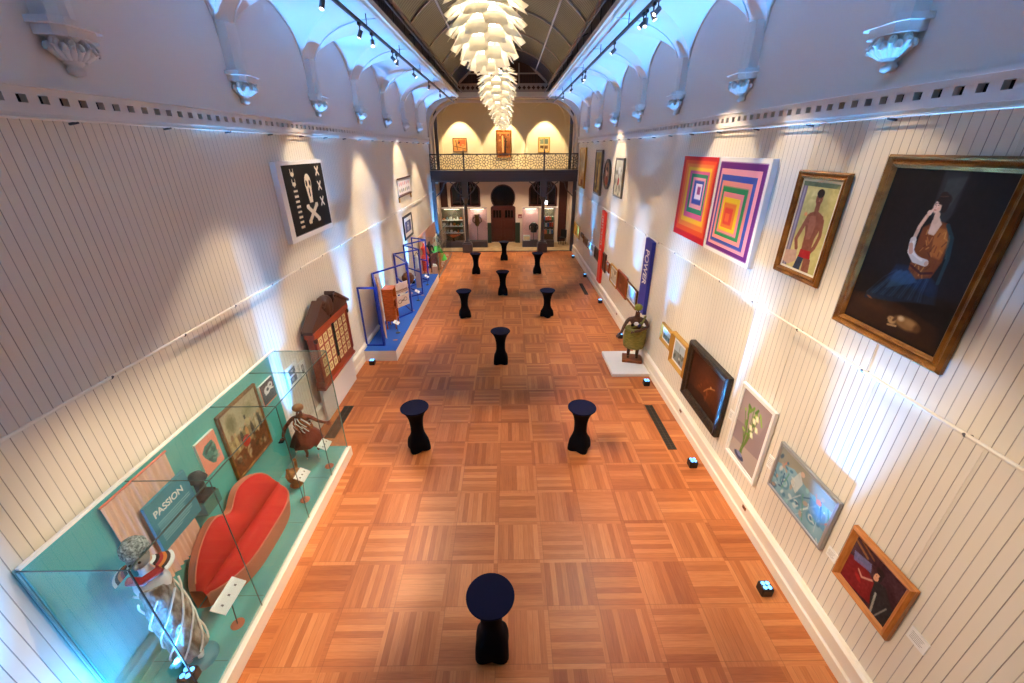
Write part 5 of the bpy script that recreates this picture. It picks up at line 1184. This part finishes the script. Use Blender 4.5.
# --- red-brown cabinet with lattice doors
t = thing('lattice_cabinet', 'red-brown wall cabinet with cream lattice doors and a dark carved broken pediment', 'cabinet', (XL+.11, 9.47, 1.0), PI/2)
W2 = 1.02; DP = .19
b = MB(); b.box(-W2, W2, -DP, 0, .0, .16, M_BROWN, bev=.01); b.box(-W2+.05, W2-.05, -DP+.03, 0, .16, 1.30, M_BROWN); b.box(-W2-.03, W2+.03, -DP-.03, 0, -.05, .02, M_BROWN, bev=.01); b.build('carcass', t)
b = MB(); b.box(-W2-.04, W2+.04, -DP-.05, 0, 1.30, 1.44, M_BROWN, bev=.015); b.build('cornice', t)
for sg in (-1, 1):
    x0_, x1_ = (sg*.06, sg*.88); x0_, x1_ = min(x0_, x1_), max(x0_, x1_)
    d_ = MB(); d_.box(x0_, x1_, -DP-.005, -DP+.03, .20, 1.26, mat('cream_lattice', (226, 206, 150), .5)); d_ = d_.build('lattice_door', t)
    b = MB(); nx_, nz_ = 3, 4
    for i in range(nx_+1): xx = x0_+(x1_-x0_)*i/nx_; b.box(xx-.018, xx+.018, -DP-.02, -DP-.003, .20, 1.26, M_BROWN)
    for i in range(nz_+1): zz = .20+1.06*i/nz_; b.box(x0_, x1_, -DP-.02, -DP-.003, zz-.018, zz+.018, M_BROWN)
    for i in range(nx_):
        for j in range(nz_):
            cx_, cz_ = x0_+(x1_-x0_)*(i+.5)/nx_, .20+1.06*(j+.5)/nz_
            b.tube([(cx_+.05*math.cos(k*PI/6), -DP-.008, cz_+.05*math.sin(k*PI/6)) for k in range(13)], .007, M_BROWN, 4)
    b.build('muntins', d_)
    MB().box(sg*.96-.05, sg*.96+.05, -DP-.03, -DP+.03, .16, 1.30, mat('mahogany2', (130, 40, 24), .35), bev=.012).build('pilaster', t)
    MB().ball((sg*.99, -DP-.02, 1.24), (.05, .05, .07), M_DBROWN, 10).build('carved_boss', t)
b = MB(); b.box(-.07, .07, -DP-.025, -DP+.03, .38, 1.28, M_BLACK); b.build('centre_panel', t)
for sg in (-1, 1):
    b = MB(); b.prism([(sg*1.10, 1.44), (sg*1.08, 1.52), (sg*.36, 1.93), (sg*.30, 1.74), (sg*.12, 1.56), (0, 1.44)][::sg], -DP-.02, -.02, M_DBROWN)
    b.prism([(sg*1.16, 1.46), (sg*1.16, 1.53), (sg*.36, 2.0), (sg*.30, 1.93)][::sg], -DP-.07, -.01, M_DBROWN); b.build('pediment', t)
    MB().tube([(sg*(.33+.07*math.cos(k*.7)), -DP-.05, 1.88+.07*math.sin(k*.7)) for k in range(10)], .028, M_DBROWN, 7).build('scroll', t)
MB().lathe([(.15, 1.50), (.22, 1.58), (.245, 1.72), (.23, 1.86), (.17, 1.96), (.05, 2.0)], (0, -.115, 0), M_DBROWN, 18, rf=lambda a, r, z: r*(1+.04*math.sin(8*a))*(.45+.55*abs(math.cos(a)))).build('carved_shell', t)
t = thing('white_plinth', 'plain white plinth box against the left wall beneath the lattice cabinet', 'plinth', (XL+.11, 9.50, 0), PI/2)
MB().box(-.98, 1.12, -.06, -.0, 0.001, .945, M_WHITE).build('plinth_block', t)
# --- blue platform with folding screens
PZ = .372
t = thing('blue_platform', 'long low platform with a bright blue top and white sides along the left wall', 'platform', (0, 0, 0))
MB().box(XL+.09, -3.63, 11.75, 20.6, 0, .36, M_TRIM, bev=.004).build('sides', t); MB().box(XL+.09, -3.635, 11.755, 20.595, .361, PZ, M_BLUEP).build('blue_top', t)
zz = [(-4.69, 12.12), (-4.08, 12.12), (-4.69, 13.7), (-3.80, 15.15), (-4.69, 16.6), (-3.80, 17.4), (-4.69, 18.3), (-3.90, 19.45), (-4.69, 19.95)]
t = thing('folding_screen', 'zigzag folding screen of open blue square-bar frames on the blue platform', 'screen', (0, 0, 0))
for k, (p_, q_) in enumerate(zip(zz[:-1], zz[1:])):
    p_ = Vector((*p_, 0)); q_ = Vector((*q_, 0)); d_ = (q_-p_).normalized()*.03; p_ = p_+d_; q_ = q_-d_; b = MB()
    for z_ in (PZ+.03, 2.34) if k % 2 == 0 else (PZ+.03, 2.34, 1.35): b.bar(p_+Vector((0, 0, z_)), q_+Vector((0, 0, z_)), .05, .05, M_DBLUE)
    for c in (p_, q_): b.bar(c+Vector((0, 0, PZ+.002)), c+Vector((0, 0, 2.365)), .05, .05, M_DBLUE)
    b.build('screen_frame', t)
# drape, desk, prints, drum on the platform
t = thing('pink_drape', 'pale pink cloth hanging in the second frame of the blue screen', 'drape', (0, 0, 0)); n = 30; vs = []
for j in range(8):
    for i in range(n):
        u = i/(n-1); p_ = Vector((-4.10, 12.35, 0)).lerp(Vector((-4.58, 13.60, 0)), u); off = .02*math.sin(u*40)
        vs.append((p_.x+off+.035, p_.y+off*.3, .50+1.80*j/7))
MB().add(vs, [(j*n+i, j*n+i+1, (j+1)*n+i+1, (j+1)*n+i) for j in range(7) for i in range(n-1)], MATS['pink_curtain'], True).build('cloth', t, fix=False)
t = thing('writing_cabinet', 'orange-brown wooden cabinet on thin legs with open shelves on the blue platform', 'cabinet', (-4.19, 13.68, PZ), PI/2); t.scale = (.78, .9, 1.1); OW = mat('orange_wood', (216, 116, 44), .4, var=(6, (176, 84, 28), (1, 1, 8)))
b = MB(); b.box(-.30, .30, -.20, .20, .28, .31, OW); b.box(-.30, .30, .18, .20, .28, 1.32, OW)
for x_ in (-.30, .275): b.box(x_, x_+.025, -.20, .20, .28, 1.32, OW)
for z_ in (.62, .96, 1.32): b.box(-.31, .31, -.21, .21, z_, z_+.03, OW)
b.build('case', t)
for k in range(4): MB().bar((-.27+.54*(k % 2), -.17+.34*(k//2), 0), (-.27+.54*(k % 2), -.17+.34*(k//2), .28), .035, .035, OW).build('leg', t)
d_ = MB().box(-.27, -.02, -.21, -.19, .34, .60, OW).build('drawer', t); MB().ball((-.06, -.22, .47), .015, M_GOLD, 8, 6).build('knob', d_); d_ = MB().box(0, .27, -.21, -.19, .66, .94, M_BROWN).build('door', t); MB().ball((.04, -.22, .8), .015, M_GOLD, 8, 6).build('knob', d_)
def onscreen(name, label, cat, a, b_, s0, s1, z0, z1, art):
    a = Vector((*a, 0)); b_ = Vector((*b_, 0)); d_ = b_-a; p0 = a+d_*s0; p1 = a+d_*s1; c = (p0+p1)/2; ang = math.atan2(d_.y, d_.x)
    nrm = Vector((d_.y, -d_.x, 0)).normalized()
    t = thing(name, label, cat, (c.x+nrm.x*.045, c.y+nrm.y*.045, z0), ang, 'printed cloths on the blue screen'); w_ = (p1-p0).length
    MB().box(-w_/2, w_/2, -.012, 0.005, 0, z1-z0, M_CARD).build('cloth', t); canvas('printed_face', art, -w_/2+.01, w_/2-.01, .01, z1-z0-.01, -.014, t)
A = Art(50, 34, (226, 206, 196)).noise(4, 8)
for k in range(9): A.line([(.08+k*.1, .75), (.12+k*.1, .6), (.16+k*.1, .78)], .05, (130, 84, 60))
A.line([(.05, .85), (.95, .85)], .04, (120, 80, 60))
onscreen('printed_cloth', 'pinkish cloth with a brown printed border, upper of the two on the blue screen', 'cloth', zz[2], zz[3], .50, .90, 1.30, 1.72, A)
A = Art(50, 40, (230, 206, 184)).noise(4, 8); A.ell(.3, .52, .15, .2, (120, 80, 60)).ell(.3, .52, .12, .15, (230, 206, 184)).ell(.72, .42, .15, .2, (120, 80, 60)).ell(.72, .42, .12, .15, (230, 206, 184)).ell(.52, .48, .06, .08, (70, 46, 40)).line([(.35, .6), (.66, .4)], .04, (110, 70, 50))
onscreen('printed_cloth', 'pale cloth with a looping brown knot motif, lower of the two on the blue screen', 'cloth', zz[2], zz[3], .50, .90, .80, 1.24, A)
t = thing('gourd_pot', 'round brown pot on a slim pink stand behind the blue screen frames', 'pot', (-4.42, 17.45, PZ))
MB().lathe([(.13, 0), (.13, .03), (.06, .05), (.06, .42), (.11, .44)], (0, 0, 0), mat('pink_stand', (214, 170, 160), .6), 14).build('stand', t)
MB().lathe([(.08, .445), (.20, .52), (.27, .66), (.26, .80), (.17, .92), (.08, .96), (.07, 1.0), (.09, 1.02)], (0, 0, 0), mat('gourd', (130, 70, 24), .4, var=(8, (90, 44, 14))), 22).build('pot', t)
t = thing('white_lantern', 'small white lantern in a dark wire frame behind the screens', 'lantern', (-4.15, 18.38, PZ))
MB().box(-.12, .12, -.12, .12, 0, .9, mat('pale_pink_box', (214, 186, 176), .6)).build('stand', t); MB().lathe([(.09, .93), (.10, 1.1), (.10, 1.35), (.07, 1.45)], (0, 0, 0), M_CARD, 14).build('shade', t)
b = MB()
for k in range(4): a = PI/4+k*PI/2; b.tube([(.13*math.cos(a), .13*math.sin(a), .9), (.13*math.cos(a), .13*math.sin(a), 1.5), (0, 0, 1.62)], .008, M_BLACK, 5)
b.build('wire_frame', t)
for x_, y_, l in ((-3.90, 13.16, 'nearest'), (-3.86, 16.55, 'middle'), (-3.86, 18.75, 'farthest')):
    label_stand('platform_label', 'white angled label card on a thin stand on the blue platform, %s' % l, x_, y_, PZ, .45, .26, .20, PI/2, .5, 'labels on the blue platform', off=(-.15, -.03))
for x_, y_, l in ((-3.85, 12.55, 'nearer'), (-3.85, 15.35, 'middle'), (-3.80, 17.2, 'farther')):
    t = thing('floor_number', 'small orange-gold floor marker on the blue platform, %s' % l, 'marker', (x_, y_, PZ), .2, 'gold markers on the blue platform'); MB().lathe([(.06, 0.001), (.06, .004)], (0, 0, 0), mat('orange_mark', (206, 130, 60), .5), 14, rf=lambda a, r, z: r*(1+.3*math.cos(2*a))).build('disc', t)
# --- far glass case with costumes
t = thing('costume_case', 'far glass case of costumes on a low pale wood base by the left wall', 'display case', (0, 0, 0))
MB().box(XL+.09, -3.66, 21.15, 26.4, 0, .10, mat('case_base', (150, 140, 138), .5)).build('plinth', t); MB().box(XL+.1, -3.70, 21.19, 26.36, .101, .11, mat('case_floor', (206, 140, 104), .5)).build('case_floor', t)
MB().box(XL+.10, XL+.14, 21.2, 26.3, .11, 2.1, mat('case_back', (206, 150, 126), .6)).build('back_panel', t)
for y0_, y1_ in ((21.2, 23.8), (23.81, 26.35)): MB().box(-3.68, -3.67, y0_, y1_, .11, 2.15, M_GLASS).build('front_pane', t)
MB().box(XL+.1, -3.69, 21.17, 21.18, .11, 2.15, M_GLASS).build('end_pane', t)
b = MB(); b.box(-3.685, -3.665, 21.17, 26.35, 2.15, 2.165, M_EDGE); b.box(-3.685, -3.665, 21.17, 21.185, .11, 2.15, M_EDGE); b.build('glass_edge', t)
def costume(label, x, y, skirt, sc, bodyc, h=1.5, flare=.42, top=.60):
    t = thing('costume_figure', label, 'mannequin', (x, y, .112), random.uniform(-.3, .3), 'costumes in the far glass case'); h_ = h
    skin('body', [(0, 0, h_*.52, .09), (-.06, 0, h_*.25, .05), (-.06, 0, .03, .04), (.06, 0, h_*.25, .05), (.06, 0, .03, .04), (0, 0, h_*.66, .09), (0, 0, h_*.78, .11), (0, 0, h_*.87, .045), (0, 0, h_*.94, .075), (-.17, 0, h_*.78, .05), (-.24, -.02, h_*.6, .04), (.17, 0, h_*.78, .05), (.24, -.02, h_*.6, .04)], [(0, 1), (1, 2), (0, 3), (3, 4), (0, 5), (5, 6), (6, 7), (7, 8), (6, 9), (9, 10), (6, 11), (11, 12)], t, bodyc, sub=1)
    if skirt: MB().lathe([(flare, h_*sc), (flare*.9, h_*(sc+.1)), (.22, h_*(top-.1)), (.12, h_*top)], (0, 0, 0), skirt, 20, rf=lambda a, r, z: r*(1+.06*math.sin(8*a)), cap=False).build('skirt', t)
    return t
GR = mat('green_skirt', (70, 190, 70), .7, bump=(20, .4), var=(6, (110, 220, 96)))
costume('mannequin with a wide bright green skirt in the far glass case', -4.05, 23.2, GR, .22, mat('cream_top', (214, 200, 170), .7), 1.65, .50, .70)
costume('black-clad mannequin beside the green skirt in the far glass case', -4.33, 22.5, mat('black_cloth', (26, 24, 26), .8), .25, MATS['black_cloth'], 1.65, .22)
costume('small red figure at the near end of the far glass case', -4.45, 21.55, mat('red_cloth', (226, 70, 50), .7), .1, MATS['red_cloth'], 1.75, .16)
costume('pale figure at the back of the far glass case', -4.35, 25.0, mat('pale_cloth', (214, 206, 190), .7), .1, MATS['pale_cloth'], 1.6, .25)
t = thing('wooden_board', 'carved brown wooden panel standing in the near end of the far glass case', 'panel', (-3.98, 22.12, .112), PI/2-.5); MB().box(-.42, .42, -.03, .03, 0, 1.0, mat('board_brown', (140, 84, 40), .5, var=(5, (106, 56, 26)), bump=(12, .5)), bev=.01).build('board', t)
MB().ball((.1, -.05, .7), (.07, .03, .07), M_GOLD).ball((-.15, -.05, .3), (.05, .03, .2), M_MAHOG).build('carving', t)
t = thing('pink_pedestal', 'pale pink pedestal in the near corner of the far glass case', 'pedestal', (-3.95, 21.5, .112)); MB().box(-.13, .13, -.13, .13, 0, .42, MATS['pink_stand'], bev=.005).build('pedestal_box', t)
t = thing('folded_paper', 'white folded paper object on the pink pedestal in the far glass case', 'sculpture', (-3.95, 21.5, .534)); MB().prism([(-.10, 0), (.12, 0), (.06, .10), (-.02, .06), (-.08, .14)], -.07, .07, M_CARD).build('folded_sheet', t); MB().prism([(-.03, .02), (.05, .02), (.0, .12)], -.10, .10, M_CARD).build('folded_wing', t)
for k, (x_, y_) in enumerate(((-3.80, 22.7), (-3.80, 23.2), (-3.82, 23.7), (-3.82, 24.5), (-3.82, 25.3))):
    t = thing('shoe_card', 'small white card on the floor of the far glass case, %s from its near end' % ('first', 'second', 'third', 'fourth', 'fifth')[k], 'card', (x_, y_, .112), .3, 'cards in the far glass case')
    MB().bar((-.09, 0, .12), (.09, 0, .12), .14, .01, M_CARD, (0, -.5, .87)).build('card', t); MB().tube([(0, 0, 0), (0, 0, .115)], .006, M_GREYM, 5).build('pole', t)

# ================================================================ UNDER AND ON THE GALLERY
CY = 28.35
def cas(name, label, x0, x1, backm, z0=.42, z1=2.55, y0=CY, d=.5, base=M_GREYM, open_=False):
    t = thing(name, label, 'display case', ((x0+x1)/2, y0+d/2, .021)); w_ = (x1-x0)/2; h_ = d/2
    MB().box(-w_, w_, -h_, h_, 0, z0, base, bev=.004).build('plinth', t)
    MB().box(-w_, w_, h_-.03, h_, z0, z1, backm).build('back_panel', t)
    MB().box(-w_, w_, -h_, h_, z1, z1+.05, MATS['case_base']).build('top', t)
    MB().box(-w_, w_, -h_, -h_+.01, z0+.002, z1-.002, M_GLASS).build('front_pane', t)
    b = MB()
    for x_ in (-w_, w_-.02): b.box(x_, x_+.02, -h_-.004, -h_+.016, z0, z1, MATS['case_base'])
    b.build('edge_frame', t)
    MB().box(-w_*.7, w_*.7, -h_+.04, -h_+.07, z1-.03, z1-.012, M_LENSW).build('added_fill_strip', t); light('added_case_fill', 'POINT', 16, (1, .84, .64), t, (0, -h_+.10, z1-.10), rad=.08)  # glowing strip and point light added to brighten the case
    return t
PK = mat('pink_back', (232, 184, 184), .7)
CX = 1.0315   # these cases stand a little behind the column line
t = cas('pottery_case', 'glass case of shelved pottery left of the left iron column', -4.50, -3.05, mat('olive_back', (90, 84, 66), .7))
for z_ in (.95, 1.40, 1.80): MB().box(-.70, .70, -.2, .2, z_, z_+.02, M_CARD).build('shelf', t)
t0 = cas('pink_backed_case', 'pink-backed glass case holding a brown two-handled vessel, left of the arched door', -2.72, -1.45, PK)
t1 = cas('pink_backed_case', 'pink-backed glass case with a black garment, right of the arched door', .95, 2.02, PK)
t2 = cas('book_case', 'narrow glass case of coloured books and boxes just right of the right iron column', 2.28, 3.12, MATS['olive_back'])
for z_ in (.85, 1.32, 1.75): MB().box(-.40, .40, -.2, .2, z_, z_+.02, M_DBROWN).build('shelf', t2)
r_ = random.Random(9)
pc = [mat('cream_glaze', (224, 214, 184), .3), mat('blue_glaze', (120, 150, 160), .3), mat('amber_glaze', (206, 120, 50), .35), mat('white_glaze', (236, 234, 226), .3)]
k = 0
pos_w = {.97: 'bottom', 1.42: 'middle', 1.82: 'top'}
for z_ in (.97, 1.42, 1.82):
    for i in range(6):
        x_ = -4.36+i*.232; s_ = r_.uniform(.75, 1.05); sh = (i+int(z_*10)) % 3
        t = thing('glazed_pot', 'glazed %s, place %d from left, %s shelf of the pottery case' % (('bowl', 'vase', 'standing plate')[sh], i+1, pos_w[z_]), 'pottery', (x_, CY+.22, .024+z_), 0, 'pottery on the case shelves')
        mm = pc[(i*2+sh+int(z_*10)) % 4]
        if sh == 0: MB().lathe([(.04*s_, 0), (.05*s_, .01), (.09*s_, .07), (.095*s_, .09), (.08*s_, .085)], (0, 0, 0), mm, 14).build('bowl', t)
        elif sh == 1: MB().lathe([(.045*s_, 0), (.075*s_, .06), (.07*s_, .12), (.03*s_, .17), (.04*s_, .20)], (0, 0, 0), mm, 14).build('vase', t)
        else: m = MB(); m.lathe([(.02, 0), (.10*s_, .012), (.11*s_, .02)], (0, 0, 0), mm, 18); o = m.build('plate', t); o.rotation_euler.x = PI/2-.25; o.location.z = .112
for i, x_ in enumerate((-4.15, -3.45)):
    t = thing('round_dish', 'large pale round dish standing in the %s half of the pottery case' % ('left', 'right')[i], 'dish', (x_, CY+.30, 1.845), 0, 'large round dishes in the pottery case'); bpy.data.objects.remove(t)
t = thing('orange_dish', 'large orange-brown dish on a dark foot low in the pottery case', 'dish', (-3.78, CY+.22, .445)); MB().lathe([(.10, 0), (.06, .05), (.05, .18), (.12, .24)], (0, 0, 0), M_BLACK, 14).build('foot', t); MB().lathe([(.10, .24), (.34, .34), (.50, .40), (.50, .42), (.3, .37), (.05, .3)], (0, 0, 0), mat('orange_glaze', (206, 100, 36), .4), 24, rf=lambda a, r, z: r*(1-.55*abs(math.sin(a))*(r > .15))).build('bowl', t)
t = thing('handled_vessel', 'brown two-handled vessel on a bracket in the pink-backed case', 'vessel', (-2.12, CY+.26, .445)); WV = mat('vessel_brown', (96, 66, 30), .5)
MB().tube([(0, 0, 0), (0, 0, .95)], .02, M_GREYM, 8).build('stand', t); MB().lathe([(.05, .95), (.14, 1.05), (.18, 1.25), (.14, 1.45), (.17, 1.72), (.19, 1.75)], (0, 0, 0), WV, 16).build('vessel', t)
for sg in (-1, 1): MB().tube([(sg*.14, 0, 1.15), (sg*.30, 0, 1.3), (sg*.26, 0, 1.5), (sg*.16, 0, 1.55)], .03, WV, 8).build('handle', t)
t = thing('black_garment', 'black garment with a white collar on a stand in the pink-backed case', 'garment', (1.72, CY+.26, .445)); BK = mat('black_garment_cloth', (20, 20, 24), .8)
MB().tube([(0, 0, 0), (0, 0, .6)], .02, M_GREYM, 8).build('stand', t); MB().lathe([(.20, .55), (.22, .7), (.20, .95), (.22, 1.1), (.10, 1.2), (.06, 1.22)], (0, 0, 0), BK, 18).build('body', t); MB().lathe([(.11, 1.15), (.12, 1.19), (.07, 1.21)], (0, -.01, 0), M_CARD, 14).build('collar', t)
for sg in (-1, 1): MB().tube([(sg*.17, 0, 1.08), (sg*.28, 0, .95), (sg*.27, -.03, .72)], .05, BK, 8).build('sleeve', t)
t = thing('white_display_box', 'low white box with cream objects under the black garment', 'display box', (1.25, CY+.26, .445)); MB().box(-.24, .24, -.14, .14, 0, .34, M_CARD).box(-.20, .20, -.145, -.14, .05, .28, mat('cream_panel', (250, 226, 170), .5)).build('box', t)  # front panel is a plain pale cream colour
bc = [(214, 80, 40), (220, 120, 60), (60, 140, 90), (230, 226, 210), (40, 110, 160), (200, 60, 40)]
for zi, z_ in enumerate((.87, 1.34, 1.77)):
    for i in range(5):
        h_ = r_.uniform(.22, .32); t = thing('shelf_book', 'upright %s book, number %d from the left on the %s shelf of the book case' % (('orange', 'amber', 'green', 'white', 'blue', 'red')[(i+zi*2) % 6], i+1, ('lowest', 'middle', 'top')[zi]), 'book', (2.42+i*.14, CY+.22, .022+z_), 0, 'books in the narrow case')
        mm = mat('book_%d' % ((i+zi*2) % 6), bc[(i+zi*2) % 6], .6); MB().box(-.055, .055, -.10, .10, 0, h_, mm).build('cover', t); MB().box(-.048, .048, -.095, .095, h_, h_+.002, M_CARD).build('page_block', t)
for i, (x0_, x1_, sd) in enumerate(((-1.55, -1.25, 'left'), (.50, .80, 'right'))):
    t = thing('green_panel', 'dark green low panel standing %s of the arched door' % sd, 'panel', ((x0_+x1_)/2, YW-.16, .021)); MB().box(-.17, .17, -.03, .03, .03, 1.42, mat('dark_green', (26, 44, 36), .6), bev=.01).build('panel', t); MB().box(-.17, .17, -.05, .05, 0, .03, M_GREYM).build('foot', t)
t = thing('red_notice', 'small square dark red notice on the wall right of the arched door', 'sign', (.82, YW-.022, 1.72)); MB().box(-.13, .13, 0, .02, 0, .26, mat('notice_red', (120, 20, 24), .5)).build('panel', t); MB().box(-.09, .09, -.002, 0, .06, .08, M_CARD).box(-.09, .09, -.002, 0, .12, .14, M_CARD).build('printed_lines', t)
t = thing('white_lamp', 'small glowing white box lamp standing on the right window sill', 'lamp', (2.62, YW-.04+.0, 2.505)); MB().box(-.06, .06, -.03, .03, 0, .12, M_GOLD2).build('base', t); MB().box(-.12, .12, -.03, .03, .12, .38, mat('lamp_white', (240, 246, 255), .4, emis=((.85, .93, 1), 2.5)), bev=.01).build('shade', t)
t = thing('black_chair', 'black upholstered chair at the far right under the gallery', 'chair', (3.78, 29.2, .021), -.6)
MB().box(-.22, .22, -.22, .22, .42, .50, BK, bev=.02).build('seat', t); MB().box(-.22, .22, .18, .24, .50, 1.0, BK, bev=.02).build('backrest', t)
for k in range(4): MB().bar((-.19+.38*(k % 2), -.19+.38*(k//2), 0), (-.19+.38*(k % 2), -.19+.38*(k//2), .42), .03, .03, BK).build('leg', t)
# pictures on the far upper wall
A = Art(50, 46, (190, 130, 70)).noise(10, 6); A.poly([(.35, .1), (.95, .08), (.9, .6), (.5, .62)], (214, 90, 50)).ell(.45, .3, .06, .12, (40, 30, 24)).line([(.2, .2), (.3, .9)], .06, (80, 60, 40)).line([(.05, .6), (.9, .8)], .05, (90, 60, 36)).blobs(8, [(60, 44, 30), (230, 160, 90)], .08)
picture('gallery_painting', 'square orange and brown painting on the far upper wall, left of the middle one', 'painting', 'B', -3.64, -2.70, 6.0, 6.84, A, scl(P_THIN, 1.0), M_DBROWN, .045, plane=YW+.12, group='paintings on the far upper wall')
A = Art(44, 70, (120, 66, 28)).noise(10, 6); A.rect(0, 0, 1, .1, (180, 96, 40)).blobs(22, [(70, 44, 24), (150, 96, 50), (200, 140, 80), (60, 50, 44)], .1, (.1, .1, .9, .95)).line([(.4, .2), (.42, .8)], .08, (206, 150, 90)).line([(.65, .3), (.6, .9)], .08, (44, 30, 20))
picture('gallery_painting', 'tall arched-top reddish painting in the middle of the far upper wall', 'painting', 'B', -.76, .24, 5.62, 7.28, A, scl(P_MED, .9), M_GOLD, .08, plane=YW+.12, group='paintings on the far upper wall')
A = Art(40, 46, (200, 170, 110)).noise(8, 6); A.rect(.1, .08, .45, .45, (110, 120, 96)).rect(.55, .08, .9, .45, (90, 100, 80)).rect(.1, .55, .45, .75, (90, 64, 40)).rect(.55, .55, .9, .8, (110, 76, 44)).blobs(6, [(230, 210, 160), (60, 50, 40)], .08).line([(.5, 0), (.5, 1)], .03, (60, 44, 34))
picture('gallery_painting', 'gilt-framed painting on the far upper wall, right of the middle one', 'painting', 'B', 2.02, 2.78, 5.95, 6.86, A, scl(P_THIN, 1.3), M_GOLD2, .055, plane=YW+.12, group='paintings on the far upper wall')
